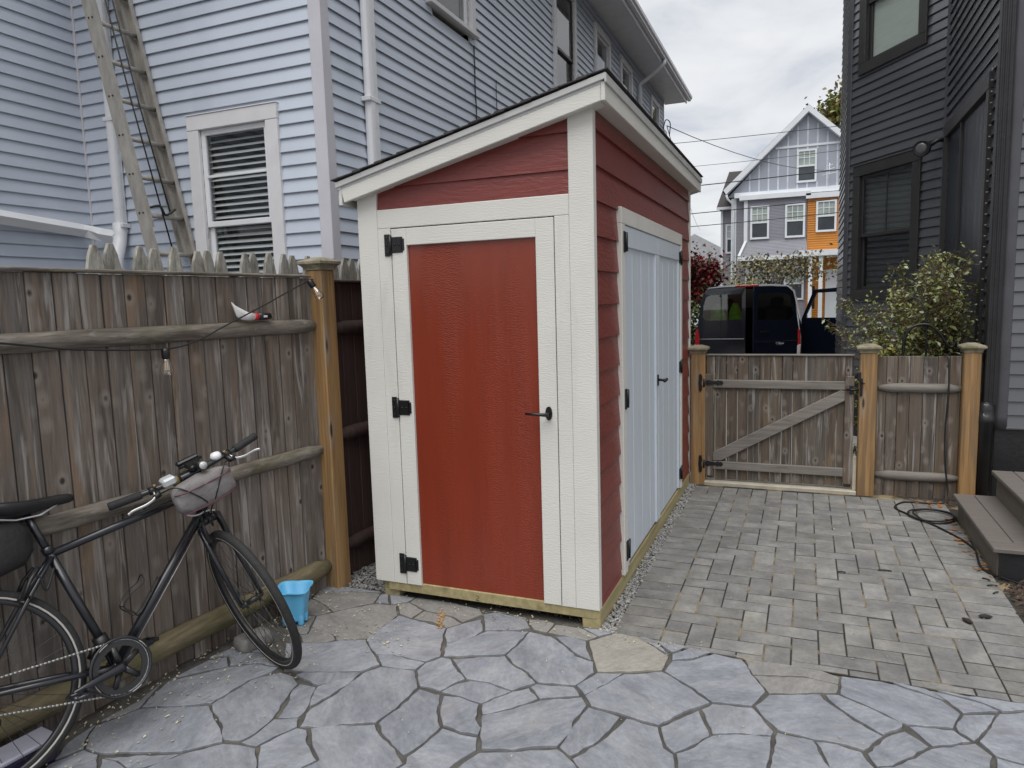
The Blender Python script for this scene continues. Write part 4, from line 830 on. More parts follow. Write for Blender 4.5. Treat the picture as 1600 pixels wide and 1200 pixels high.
# roof edge far above
MB().prism([(p.x, p.y) for p in inset([Vector(p) for p in foot], -.02)], 6.05, 7.6).build('frieze_board', m_darktrim, dh)
MB().prism([(p.x, p.y) for p in inset([Vector(p) for p in foot], -.35)], 7.6, 7.72).build('soffit', m_darktrim, dh)
MB().prism([(p.x, p.y) for p in inset([Vector(p) for p in foot], -.4)], 7.73, 7.9).build('roof', m_shingle, dh)
# downspout and cast base
leader(2.135, 2.215, 2.93, 3.01, .74, 6.05, m_blackpaint, dh)
m_splat = mat('black_pipe_with_white_splash', (0.016, 0.016, 0.017), 0.35, 0.2, (8, 8, 8), stain=[((0.65, 0.66, 0.68), (18, 18, 7), 0.66, 0.70, 0.9)])
dp = MB().lathe([(.05, -.1), (.052, .60), (.058, .61), (.058, .66), (.052, .665), (.052, .70), (.046, .74), (.03, .76)], 20, Matrix.Translation((2.152, 2.935, 0))).build('drain_pipe', m_splat, dh)
# flood light at the inner corner
fl = MB(); Ml = Matrix.Translation((2.02, 5.62, 3.08)) @ Vector((-.4, -.9, -.1)).to_track_quat('Z', 'Y').to_matrix().to_4x4()
fl.lathe([(.02, -.09), (.055, -.08), (.065, -.02), (.083, .0), (.085, .05), (.08, .055), (.07, .05)], 20, Ml); fl.tube([Ml @ Vector((0, 0, -.08)), (2.16, 5.68, 3.16), (2.22, 5.68, 3.16)], .022, 8)
f_ = fl.build('flood_light', m_black, dh); MB().lathe([(.058, .045), (.056, .052), (.03, .054), (.001, .055)], 20, Ml).build('lens', mat('frosted_lens', (0.13, 0.13, 0.135), 0.25), f_)

# ------------------------------------------------------------------ gate and short fence at the end of the path
gf = thing('gate_fence', 'short weathered board fence panel with amber posts beside the gate', 'fence', (1.7, 2.95, 0))
I4 = Matrix.Identity(4)
for (a, c, zt) in ((.012, .13, 1.12), (1.303, 1.425, 1.125), (1.996, 2.106, 1.13)):
    MB().box(a, c, 2.90, 3.01, -.05, zt, .006).build('fence_post', m_post, gf)
    post_cap(a, c, -3.01, -2.90, zt, gf, I4, m_cap, .026)
fs = [1.428, 1.494, 1.572, 1.656, 1.744, 1.839, 1.917, 1.994]
for a, c in zip(fs[:-1], fs[1:]): MB().box(a + .0015, c - .0015, 2.962 + random.uniform(-.002, .003), 2.98, -.02, 1.097 + random.uniform(-.004, .004), .003).build('fence_board', m_gatewood, gf)
MF = face_M((0, 2.962), (1, 0))
half_rail('rail', m_railgrey, .853, .037, 1.44, 2.0, gf, MF, .002); half_rail('rail', m_railgrey, .163, .037, 1.43, 2.0, gf, MF, .002)
gate = thing('garden_gate', 'weathered wooden gate with diagonal brace and black hinges', 'gate', (.14, 2.95, .03))
gs = [.137, .207, .301, .391, .474, .563, .648, .735, .819, .906, .992, 1.075, 1.15, 1.205, 1.264]
for a, c in zip(gs[:-1], gs[1:]): g_ = random.choice((.0008, .0015, .0038)); MB().box(a + g_, c - g_, 2.958 + random.uniform(-.002, .002), 2.976, .04 + random.uniform(0, .008), 1.097 + random.uniform(-.003, .003), .003).build('gate_board', m_gatewood, gate)
MB().box(.13, 1.27, 2.945, 2.985, 1.0985, 1.112, .003).build('top_cap', m_railgrey, gate)
MB().box(.125, .193, 2.93, 2.9575, .07, .945, .004).build('stile', m_gatewood, gate); MB().box(1.204, 1.271, 2.93, 2.9575, .072, .94, .004).build('stile', m_gatewood, gate)
MB().box(.1935, 1.2035, 2.931, 2.9575, .829, .898, .005).build('cross_rail', m_railgrey, gate); MB().box(.1935, 1.2035, 2.931, 2.9575, .13, .20, .005).build('cross_rail', m_railgrey, gate)
MB().prism([(.1945, .207), (.26, .207), (1.2025, .745), (1.2025, .822), (1.17, .8275), (.1945, .275)], -2.957, -2.929, .004, RX).build('diagonal_brace', m_railgrey, gate)
def strap(z):
    b = MB(); 
    prof = [(.13, .012), (.155, .024), (.18, .014), (.22, .012), (.235, .022), (.25, .014), (.262, .02), (.28, .002)]
    P = [(x, z - h) for x, h in prof] + [(x, z + h) for x, h in prof[::-1]]
    b.prism(P, -2.93, -2.924, 0, RX)
    P = [(.085, z - .07), (.095, z - .075), (.105, z - .07), (.112, z - .04), (.105, z), (.112, z + .04), (.105, z + .07), (.095, z + .075), (.085, z + .07), (.08, z)]
    b.prism(P, -2.9, -2.893, 0, RX); b.tube([(.122, 2.905, z - .035), (.122, 2.905, z + .035)], .009, 8)
    for x in (.16, .235): b.tube([(x, 2.924, z), (x, 2.918, z)], .006, 6)
    b.build('hinge', m_black, gate)
strap(.873); strap(.178)
b = MB(); b.box(1.235, 1.262, 2.918, 2.93, .80, .87, .003); b.tube([(1.21, 2.915, .836), (1.30, 2.905, .838)], .008, 8); b.box(1.306, 1.325, 2.888, 2.9, .79, .93, .003); b.box(1.285, 1.312, 2.885, 2.91, .91, .98, .004)
b.tube([(1.315, 2.89, .9), (1.335, 2.87, .89)], .007, 6); b.build('latch', m_black, gate)
b = MB(); b.box(.125, 1.30, 2.895, 3.02, -.02, .026, .006); b.box(1.272, 1.30, 2.93, 2.99, .0265, .3, .003); b.build('threshold', mat('pale_concrete_sill', (0.44, 0.40, 0.32), 0.9, .15, (9, 9, 9), bump=.4, fine=.1), gate)

# plant hook, cords
hk = MB().tube(bez([(1.62, 3.25, .2), (1.634, 3.25, 1.10), (1.645, 3.25, 1.23), (1.70, 3.25, 1.31), (1.80, 3.25, 1.325), (1.88, 3.25, 1.26), (1.94, 3.25, 1.165), (1.975, 3.25, 1.15), (2.0, 3.25, 1.20)], 8), .011, 8)
hk.build('plant_hook', m_black, label='bent black steel plant hook rising behind the short fence', cat='plant hook')
MB().tube(bez([(1.80, 3.3, .2), (1.80, 3.3, 1.2), (1.78, 3.32, 1.45), (1.73, 3.36, 1.53), (1.67, 3.4, 1.52)], 6), .007, 8).build('plant_hook', m_black, label='thin curved black plant stake among the shrub leaves', cat='plant hook')
cp = [(1.835, 3.05, .9), (1.862, 2.985, 1.09), (1.888, 2.945, 1.105), (1.90, 2.918, 1.06), (1.905, 2.905, .85), (1.895, 2.91, .55), (1.90, 2.90, .3), (1.925, 2.89, .08), (1.915, 2.82, .01), (1.80, 2.77, .008), (1.69, 2.77, .008), (1.60, 2.73, .008), (1.54, 2.58, .008), (1.60, 2.44, .008),
      (1.66, 2.31, .01), (1.76, 2.25, .01), (1.86, 2.31, .012), (1.90, 2.42, .014), (1.85, 2.53, .014), (1.74, 2.57, .014), (1.63, 2.50, .016), (1.61, 2.38, .016), (1.68, 2.27, .02), (1.79, 2.27, .02), (1.88, 2.36, .022), (1.87, 2.50, .022),
      (1.75, 2.55, .022), (1.645, 2.46, .022), (1.66, 2.34, .018), (1.70, 2.26, .012), (1.76, 2.16, .008), (1.83, 2.0, .007), (1.868, 1.88, .007), (1.89, 1.75, .007), (1.875, 1.6, .007), (1.862, 1.46, .007), (1.88, 1.37, .007), (1.94, 1.27, .012), (2.05, 1.18, .015), (2.3, 1.1, .01)]
MB().tube(bez(cp, 6), .0062, 6).build('power_cable', m_cord, label='black extension cord over the fence, coiled on the pavers by the steps', cat='cord')

# composite steps
st = thing('steps', 'taupe composite porch steps against the charcoal house foundation', 'steps', (2.0, 1.85, 0))
for (x, w, z) in ((1.88, .255, .18), (2.10, .36, .36)):
    T = .026
    MB().box(x, x + .1225, 1.408, 2.43, z - T, z, .004).build('tread_board', m_step, st); MB().box(x + .126, x + w, 1.408, 2.43, z - T, z, .004).build('tread_board', m_step, st)
    MB().box(x, x + w, 1.266, 1.4045, z - T, z + .0005, .004).build('tread_board', m_step, st)
    MB().box(x + .03, x + .05, 1.30, 2.41, z - .36 if z > .3 else -.02, z - T - .0005, 0).build('riser', m_riser, st)
    MB().box(x + .035, x + w + .3, 1.282, 1.30, -.02, z - T - .0005, 0).build('end_panel', m_blackpaint, st)
MB().box(2.465, 3.6, 1.266, 2.43, .334, .36, .004).build('landing', m_step, st)
# mulch bed
MB().add([(1.905, -.6, -.02), (3.4, -.6, -.0), (3.4, 1.28, .02), (1.905, 1.28, -.02)], [(0, 1, 2, 3)]).build('mulch_bed', m_mulch, kind='structure', fix=False)
b = MB()
for _ in range(2600):
    x, y = random.uniform(1.91, 2.9), random.uniform(-.3, 1.28); z = -.015 + (x - 1.9) * .035 + random.uniform(0, .018); a = random.uniform(0, 6.28); l = random.uniform(.008, .028); w = l * random.uniform(.2, .5)
    ca, sa = math.cos(a), math.sin(a); tz = random.uniform(-.5, .5)
    vs = [(x + (p * ca - q * sa), y + (p * sa + q * ca), z + p * tz + r_) for p, q, r_ in ((-l, -w, 0), (l, -w, 0), (l, w, .004), (-l, w, .004), (0, 0, .01))]
    b.add(vs, [(0, 1, 4), (1, 2, 4), (2, 3, 4), (3, 0, 4)])
b.build('mulch', m_mulch, label='dark bark mulch beside the steps', cat='mulch', kind='stuff', fix=False)

# leaf crumbs, wood chips and twigs scattered on the paving
m_crumb = mat('pale_leaf_crumb', (0.42, 0.38, 0.26), 0.9, 0.5, (60, 60, 60)); m_twig = mat('dark_twig', (0.03, 0.024, 0.02), 0.9, 0.3, (30, 30, 30))
b = MB()
def crumb(x, y, l):
    a = random.uniform(0, 6.28); ca, sa = math.cos(a), math.sin(a); w = l * random.uniform(.35, .8)
    vs = [(x + p * ca - q * sa, y + p * sa + q * ca, z) for p, q, z in ((-l, -w, .004), (l, -w * .5, .006), (l * .8, w, .009), (-l * .9, w * .7, .006))]
    b.add(vs, [(0, 1, 2, 3)])
for _ in range(650):
    y = random.uniform(-1.75, .03); x = -1.70 + .0983 * (y + .643) + abs(random.gauss(.10, .22)); crumb(x, y, random.uniform(.002, .0065))
for _ in range(60): crumb(random.gauss(-1.35, .1), random.gauss(-.85, .1), random.uniform(.002, .006))
for _ in range(50): crumb(random.gauss(-1.0, .12), random.gauss(-.45, .08), random.uniform(.002, .008))
for _ in range(260): crumb(random.uniform(-1.2, .5), random.gauss(-.05, .06), random.uniform(.0015, .006))
for _ in range(130): crumb(random.uniform(.0, 1.9), random.uniform(-.7, 2.8), random.uniform(.0015, .005))
for _ in range(190): crumb(random.uniform(-1.3, 1.5), random.uniform(-1.4, -.1), random.uniform(.001, .0035))
b.build('leaf_crumbs', m_crumb, label='pale leaf crumbs and chips scattered over the paving', cat='leaf litter', kind='stuff', fix=False)
m_leaf_o = mat('fallen_orange_leaf', (0.34, 0.13, 0.03), 0.7, 0.5, (30, 30, 30))
b = MB()
for _ in range(70):
    y = random.choice((random.uniform(2.66, 2.86), random.uniform(1.3, 2.5))); x = random.uniform(1.62, 1.95) if y > 2.6 else 1.885 - abs(random.gauss(0, .035)); crumb(x, y, random.uniform(.008, .02))
b.build('fallen_leaves', m_leaf_o, label='small orange and brown leaves gathered by the cord and steps', cat='leaf litter', kind='stuff', fix=False)
for (x, y, l, a, lab) in ((1.35, 1.22, .035, .1, 'thin dark twig lying right of the paver field middle'), (1.12, 1.12, .022, .1, 'short dark twig near the path centre'), (1.85, 1.25, .02, -.6, 'dark twig on the pavers nearest the step corner'), (1.86, 1.16, .025, .2, 'dark twig beside the mulch bed edge'), (1.855, 1.06, .02, .8, 'slanted dark twig lowest beside the mulch bed')):
    MB().tube([(x - l * math.cos(a), y - l * math.sin(a), .006), (x, y, .009), (x + l * math.cos(a), y + l * math.sin(a), .006)], .004, 5).build('twig', m_twig, label=lab, cat='twig', group='twigs on the pavers')
for (x, y, a, lab) in ((1.65, .63, 2.2, 'round dark seed pod on the pale pavers'), (1.74, .71, .15, 'long dark seed pod right of the round one')):
    MB().lathe([(.001, -.032), (.009, -.02), (.012, 0), (.008, .02), (.001, .032)], 10, Matrix.Translation((x, y, .011)) @ Matrix.Rotation(a, 4, 'Z') @ Matrix.Rotation(R(90), 4, 'Y')).build('seed_pod', m_twig, label=lab, cat='seed pod', group='seed pods')
m_orange = mat('orange_marking_paint', (0.40, 0.23, 0.08), 0.8, 0.3, (60, 60, 60))
b = MB()
for _ in range(110):
    t = random.random(); x = -.825 + .083 * t + random.gauss(0, .009); y = -.085 - .175 * t + random.gauss(0, .012); r_ = random.uniform(.002, .006); zq = .0045 + _ * .00002
    b.add([(x + r_ * math.cos(a), y + r_ * math.sin(a) * random.uniform(.6, 1.3), zq) for a in (0, 1.2, 2.5, 3.8, 5.0)], [(0, 1, 2, 3, 4)])
b.build('paint_mark', m_orange, patio, label='smear of orange marking paint on the flagstones')

# ------------------------------------------------------------------ vegetation
def leafmat(name, c, c2, var=.35):
    m = mat(name, c, 0.55, var, (25, 25, 25), col2=c2, c2scale=(6, 6, 6), c2pos=(.42, .62)); return m
m_leafg = leafmat('shrub_leaf', (0.18, 0.21, 0.05), (0.30, 0.32, 0.11)); m_leafw = leafmat('pale_variegated_leaf', (0.46, 0.48, 0.35), (0.32, 0.36, 0.20), .25)
m_leafy = leafmat('yellow_green_leaf', (0.24, 0.21, 0.03), (0.13, 0.15, 0.03)); m_leafr = leafmat('crimson_leaf', (0.26, 0.02, 0.03), (0.12, 0.03, 0.025)); m_leafd = leafmat('dark_green_leaf', (0.035, 0.065, 0.02), (0.07, 0.10, 0.03)); m_leafo = leafmat('olive_autumn_leaf', (0.13, 0.115, 0.035), (0.20, 0.13, 0.03)); m_leafp = leafmat('grey_green_leaf', (0.19, 0.205, 0.10), (0.26, 0.22, 0.13))
m_bark = mat('brown_stem', (0.13, 0.085, 0.05), 0.9, 0.3, (20, 20, 5), bump=.4)
def leaf_quad(b, p, d, l, w, droop=.3):
    d = d.normalized(); s = d.cross(Vector((0, 0, 1)))
    s = s.normalized() if s.length > .05 else Vector((1, 0, 0)); a = random.uniform(-1.2, 1.2); s = (s * math.cos(a) + d.cross(s) * math.sin(a)).normalized(); n = d.cross(s)
    m_ = p + d * l * .5 + n * l * .08; b.add([p, m_ + s * w, p + d * l - Vector((0, 0, l * droop)), m_ - s * w], [(0, 1, 2), (0, 2, 3)])
def arching_shrub(name, base, tips, leafm, accent, label, cat='shrub', lsize=.028, dens=110, stemr=.009, twig=.16, afrac=.3):
    o = thing(name, label, cat, base); bs_ = MB(); bl = MB(); ba = MB()
    for t in tips:
        B = Vector(base) + Vector((random.uniform(-.12, .12), random.uniform(-.1, .1), 0)); T = Vector(t); mid = (B + T) / 2 + Vector((0, 0, .22 * (T - B).length)) + Vector((random.uniform(-.08, .08),) * 3)
        pts_ = bez([B, (B + mid) / 2 + Vector((random.uniform(-.05, .05), random.uniform(-.05, .05), .08)), mid, T], 7); n = len(pts_)
        bs_.tube(pts_, [stemr * (1 - .8 * i / n) for i in range(n)], 5)
        L_ = sum((pts_[i + 1] - pts_[i]).length for i in range(n - 1))
        for _ in range(int(dens * L_)):
            i = random.randrange(int(n * .22), n - 1); p = pts_[i].lerp(pts_[i + 1], random.random()); dv = Vector((random.gauss(0, 1), random.gauss(0, 1), random.gauss(.1, .7))).normalized(); tl = random.uniform(.02, twig)
            q = p + dv * tl
            if random.random() < .7: bs_.tube([p, q], [.0035, .0018], 4, caps=False)
            for __ in range(random.randint(2, 4)):
                l = lsize * random.uniform(.5, 1.6); r_ = p.lerp(q, random.uniform(.4, 1.05)) + Vector((random.gauss(0, .012), random.gauss(0, .012), random.gauss(0, .012)))
                leaf_quad(ba if random.random() < afrac else bl, r_, Vector((random.gauss(0, 1), random.gauss(0, 1), random.gauss(.1, .6))), l, l * random.uniform(.22, .36))
    bs_.build('stems', m_bark, o, fix=False); bl.build('foliage', leafm, o, fix=False)
    if ba.f: ba.build('pale_foliage' if accent is m_leafw else 'accent_foliage', accent, o, fix=False)
    return o
tips = []
for _ in range(30): tips.append((random.uniform(1.5, 2.2), random.uniform(3.35, 4.6), random.uniform(1.1, 1.62)))
for _ in range(26): tips.append((random.uniform(1.85, 2.22), random.uniform(3.2, 4.0), random.uniform(1.4, 1.92)))
tips += [(1.22, 4.5, 1.47), (1.3, 4.4, 1.52), (1.18, 4.5, 1.28), (1.25, 4.2, 1.16), (1.62, 4.4, 1.72), (1.70, 4.3, 1.86), (1.66, 4.2, 1.6), (1.4, 4.4, 1.42), (2.12, 3.5, 1.9), (2.05, 3.7, 1.86), (1.42, 4.3, 1.2), (1.5, 4.5, 1.5)]
arching_shrub('variegated_shrub', (1.86, 3.75, -.1), tips, m_leafg, m_leafw, 'arching green shrub with pale leaves over the short fence', dens=62, lsize=.031, twig=.16, afrac=.22)
arching_shrub('yellow_shrub', (1.55, 3.35, -.08), [(1.42 + random.uniform(-.1, .12), 3.35 + random.uniform(-.12, .12), random.uniform(.85, 1.28)) for _ in range(9)] + [(1.30, 3.2, .55), (1.30, 3.15, .8), (1.29, 3.2, .3)], m_leafy, m_leafg, 'small yellow-green shrub behind the middle gate post', dens=120, twig=.07, lsize=.028)
def crown_tree(name, base, crown, h, leafm, accent, label, cat='tree', n=1500, lsize=.09, trunk=.12, blobs=14, afrac=.3, limbs=6):
    """trunk with limbs, crown of many small leaves clustered in uneven clumps"""
    o = thing(name, label, cat, base); B = Vector(base); C = Vector(crown[:3]); rx, ry, rz = crown[3:]
    bt = MB(); bt.tube([B, B.lerp(C, .35) + Vector((random.uniform(-.1, .1), 0, 0)), B.lerp(C, .75), C], [trunk, trunk * .8, trunk * .55, trunk * .2], 8); ends = []
    for _ in range(blobs):
        v = Vector((random.gauss(0, .5), random.gauss(0, .5), random.gauss(0, .5))); v = v if v.length < 1 else v.normalized(); ends.append(C + Vector((v.x * rx, v.y * ry, v.z * rz)))
    for e_ in ends[:limbs]:
        p0 = B.lerp(C, random.uniform(.5, .85)); bt.tube([p0, p0.lerp(e_, .5) + Vector((0, 0, .05)), e_], [trunk * .35, trunk * .22, trunk * .06], 5)
    bt.build('trunk', m_bark, o, fix=False); bl = MB(); ba = MB()
    for _ in range(n):
        e_ = random.choice(ends); s_ = random.uniform(.26, .46); v = Vector((random.gauss(0, .55), random.gauss(0, .55), random.gauss(0, .55)))
        p = e_ + Vector((v.x * rx * s_ * 1.1, v.y * ry * s_ * 1.1, v.z * rz * s_ * 1.1)); l = lsize * random.uniform(.6, 1.3)
        leaf_quad(ba if random.random() < afrac else bl, p, Vector((random.gauss(0, 1), random.gauss(0, 1), random.gauss(0, .7))), l, l * .35)
    bl.build('crown', leafm, o, fix=False); ba.build('accent_foliage', accent, o, fix=False); return o
crown_tree('red_shrub', (-1.75, 14.2, -.33), (-1.66, 14.2, 1.75, .62, .6, .8), 2, m_leafr, m_leafd, 'crimson autumn shrub between the shed and the van', 'shrub', 6000, .10, .06, 22, .2)
crown_tree('hedge_shrub', (-1.62, 13.2, -.33), (-1.55, 13.2, .85, .5, .6, .8), 2, m_leafd, m_leafg, 'dark green bush low behind the shed corner, left of the van', 'shrub', 2200, .08, .05, 14)
crown_tree('autumn_shrub', (-1.2, 19.0, -.33), (-1.15, 19.2, 1.7, .6, .5, .7), 2, m_leafy, m_leafo, 'yellow-green bush behind the left side of the van', 'shrub', 1500, .09, .05, 12)
crown_tree('pale_shrub', (.3, 20.2, -.33), (-.1, 20.2, 2.15, 1.5, .6, .65), 2, m_leafp, m_leafo, 'loose grey-green shrub above the van roof', 'shrub', 1700, .10, .06, 20, .4, 10)
crown_tree('maple_tree', (5.2, 44, -.33), (3.9, 44, 11.6, 2.3, 2.2, 1.7), 12, m_leafo, m_leafg, 'tall olive autumn tree behind the gabled house', 'tree', 7000, .30, .3, 30, .45, 12)

# ------------------------------------------------------------------ gabled grey house across the street
m_fgrey = mat('grey_far_siding', (0.25, 0.252, 0.29), 0.6, 0.05, (1, 1, 1), wave=(4.9, 0, 'Z', 1.0), bump=0.35, bscale=(2, 2, 40), bdist=0.03)
m_fgab = mat('lavender_board_and_batten', (0.34, 0.365, 0.42), 0.6, 0.05, (1, 1, 1)); m_fwhite = mat('white_house_trim', (0.72, 0.75, 0.78), 0.5, 0.04, (2, 2, 2))
m_forange = mat('amber_wood_cladding', (0.50, 0.185, 0.02), 0.5, 0.08, (2, 2, 9), wave=(3.2, 0, 'Z', 1.0), bump=0.4, bscale=(2, 2, 30), bdist=0.03)
m_pale = mat('pale_window_pane', (0.33, 0.38, 0.35), 0.6, 0.25, (1.5, 1.5, 3)); m_dark = mat('dark_window_pane', (0.055, 0.065, 0.075), 0.3, 0.25, (1.5, 1.5, 2))  # opaque pane colours, the upper pane paler than the lower
YF = 32.0
m_batten = mat('pale_grey_batten', (0.55, 0.58, 0.64), 0.5)
gh = thing('gabled_house', 'grey house with white trim, lavender gable and amber cladding across the street', 'house', (1, YF, -.33))
MB().box(-2.33, 5.1, YF, YF + 11, -.4, 6.2).build('wall', m_fgrey, gh)
PK = (.897, 9.50); EL, ER = (-2.56, 6.22), (4.36, 6.22)
MB().prism([(-2.5, 6.1), (4.3, 6.1), (PK[0], PK[1] + .05)], -YF - .2, -YF + .06, 0, RX).build('gable', m_fgab, gh)
sl_ = (PK[1] - EL[1]) / (PK[0] - EL[0])
for sgn in (-1, 1):
    ex = EL[0] if sgn < 0 else ER[0]
    MB().prism([(ex, EL[1] - .02), (PK[0], PK[1] - .02), (PK[0], PK[1] + .26), (ex - sgn * -.0 + sgn * .12, EL[1] + .18)][::(1 if sgn < 0 else -1)], -YF - .2, -YF + .42, 0, RX).build('rake_board', m_fwhite, gh)
rf = MB()
for sgn in (-1, 1):
    ex = (EL[0] - .15) if sgn < 0 else ER[0] + .15
    rf.add([(ex, YF - .38, EL[1] + .17), (PK[0], YF - .38, PK[1] + .28), (PK[0], YF + 11, PK[1] + .28), (ex, YF + 11, EL[1] + .17), (ex, YF - .38, EL[1] + .1), (PK[0], YF - .38, PK[1] + .2), (PK[0], YF + 11, PK[1] + .2), (ex, YF + 11, EL[1] + .1)], [(0, 1, 2, 3), (7, 6, 5, 4), (0, 4, 5, 1), (3, 2, 6, 7), (0, 3, 7, 4)])
rf.build('roof', m_shingle, gh)
x = -1.55
while x < 3.5:
    top = PK[1] - .42 - abs(x - PK[0]) * sl_
    top += .3
    if top > 6.35:
        for z0_, z1_ in (((6.25, 6.5), (7.93, top)) if .42 < x < 1.29 else ((6.25, top),)): MB().box(x - .035, x + .035, YF - .075, YF - .058, z0_, z1_).build('batten', m_batten, gh)
    x += .405
MB().box(-1.0 + .55, 2.3, YF - .1, YF - .0585, 8.05, 8.14).build('gable_band', m_fwhite, gh)
MB().box(-2.2, 4.0, YF - .28, YF - .02, 6.02, 6.24).build('frieze_board', m_fwhite, gh)
MB().box(-1.95, 1.05, YF - .62, YF - .03, 5.86, 6.06).build('bay_cornice', m_fwhite, gh)
MB().box(-1.66, .90, YF - .45, YF + .1, 4.0, 5.86).build('bay_wall', m_fgrey, gh)
b = MB(); b.add([(-1.66, YF - .45, 4.0), (.9, YF - .45, 4.0), (.95, YF - .68, 3.32), (-1.95, YF - .68, 3.32), (-1.66, YF, 4.0), (.9, YF, 4.0), (.95, YF, 3.32), (-1.95, YF, 3.32)], [(0, 1, 2, 3), (0, 3, 7, 4), (1, 5, 6, 2), (4, 7, 6, 5), (3, 2, 6, 7), (0, 4, 5, 1)]); b.build('bay_skirt', m_fgrey, gh)
for q in ((-1.76, -1.60), ):
    MB().box(q[0], q[1], YF - .48, YF + .1, 3.98, 5.86).build('corner_board', m_fwhite, gh)
    MB().tube([(-1.68, YF - .47, 4.0), (-1.95, YF - .70, 3.34)], .075, 4, smooth=False).build('corner_board', m_fwhite, gh)
MB().box(-2.0, 4.6, YF - .75, YF - .02, 3.14, 3.32).build('belt_cornice', m_fwhite, gh)
MB().box(-2.36, -2.13, YF - .04, YF + .2, -.3, 6.02).build('corner_board', m_fwhite, gh)
MB().box(-1.72, -1.55, YF - .04, YF - .001, -.3, 3.14).build('corner_board', m_fwhite, gh)
MB().box(.92, 4.6, YF - .5, YF + .05, 3.45, 5.72).build('orange_bay', m_forange, gh)
MB().box(.85, 4.7, YF - .62, YF - .02, 5.725, 5.95).build('bay_cornice', m_fwhite, gh); MB().box(.6, 4.7, YF - 1.2, YF - .1, 3.2, 3.45).build('porch_roof', m_fwhite, gh)
MB().box(.92, 2.6, YF - .06, YF - .002, -.3, 3.14).build('porch_wall', m_forange, gh)
for a in (1.0, 1.42): MB().box(a, a + .16, YF - 1.1, YF - .95, -.3, 3.2).build('porch_column', m_fwhite, gh)
MB().box(1.72, 2.55, YF - .14, YF - .061, -.3, 2.62).build('front_door', m_fwhite, gh)
MB().box(1.16, 1.28, YF - .95, YF - .85, .9, 1.9).build('porch_lamp', m_black, gh)
def fwin(x0, x1, z0, z1, y):
    b = MB(); t = .085
    b.box(x0, x0 + t, y - .07, y, z0, z1); b.box(x1 - t, x1, y - .07, y, z0, z1); b.box(x0 + t, x1 - t, y - .07, y, z0, z0 + t); b.box(x0 + t, x1 - t, y - .07, y, z1 - t, z1)
    zm = (z0 + z1) / 2; b.box(x0 + t, x1 - t, y - .06, y, zm - .035, zm + .035)
    for k in (1, 2): xx = x0 + t + (x1 - x0 - 2 * t) * k / 3; b.box(xx - .014, xx + .014, y - .05, y, zm + .035, z1 - t)
    zz_ = (zm + z1) / 2; b.box(x0 + t, x1 - t, y - .049, y, zz_ - .013, zz_ + .013)
    w = b.build('window', m_fwhite, gh)
    MB().box(x0 + t, x1 - t, y - .03, y - .004, zm, z1 - t).build('upper_pane', m_pale, w); MB().box(x0 + t, x1 - t, y - .03, y - .004, z0 + t, zm).build('lower_pane', m_dark, w)
fwin(.44, 1.27, 6.50, 7.93, YF - .06); fwin(-1.48, -.67, 4.09, 5.57, YF - .45); fwin(.0, .83, 4.08, 5.57, YF - .45); fwin(1.27, 2.10, 4.25, 5.62, YF - .5); fwin(-.02, .82, 1.3, 2.80, YF - .002); fwin(-1.4, -.6, 1.3, 2.7, YF - .002)
# side wing with the dark hip roof
MB().box(-2.92, -2.3, YF + 1.2, YF + 8, -.4, 5.75).build('wing_wall', m_fgrey, gh); MB().box(-2.95, -2.85, YF + 1.15, YF + 1.3, -.4, 5.7).build('corner_board', m_fwhite, gh)
fwin(-2.72, -2.36, 3.6, 5.0, YF + 1.2)
MB().add([(-3.12, YF + .9, 5.8), (-1.2, YF + .9, 5.8), (-1.2, YF + 8, 5.8), (-3.12, YF + 8, 5.8), (-2.75, YF + 3, 7.75), (-1.2, YF + 3, 7.75), (-1.2, YF + 6, 7.75), (-2.75, YF + 6, 7.75)], [(0, 1, 5, 4), (3, 7, 6, 2), (0, 4, 7, 3), (4, 5, 6, 7), (0, 3, 2, 1), (1, 2, 6, 5)]).build('wing_roof', m_shingle, gh)
MB().box(-3.12, -2.3, YF + .87, YF + 1.0, 5.68, 5.80).build('wing_fascia', m_fwhite, gh)
MB().tube([(-2.55, YF - .35, 6.2), (-2.5, YF - .3, 6.0), (-2.3, YF - .1, 5.8), (-2.25, YF - .1, 5.4), (-2.25, YF - .1, 0)], .05, 6).build('downspout', m_fwhite, gh)
b = MB().tube([(1.75, YF - .35, 6.3), (1.78, YF - .4, 7.2)], .02, 4)
for z_, l_ in ((6.7, .3), (6.9, .22), (7.05, .15)): b.tube([(1.77 - l_, YF - .4, z_), (1.77 + l_, YF - .4, z_ + .08)], .015, 4)
b.build('roof_aerial', m_fwhite, gh)
# low pale house just visible left of it
bg_ = thing('white_house', 'low white house with grey roof far beyond the red shrub', 'house', (-5.5, 45, -.33))
MB().box(-9, -2.6, 45, 52, -.4, 3.7).build('wall', m_fwhite, bg_)
MB().add([(-9.3, 44.6, 3.6), (-2.3, 44.6, 3.6), (-2.3, 52.4, 3.6), (-9.3, 52.4, 3.6), (-5.8, 44.6, 5.6), (-5.8, 52.4, 5.6)], [(0, 1, 4), (3, 5, 2), (0, 4, 5, 3), (1, 2, 5, 4), (0, 3, 2, 1)]).build('roof', mat('pale_grey_roof', (.42, .43, .45), .8), bg_)
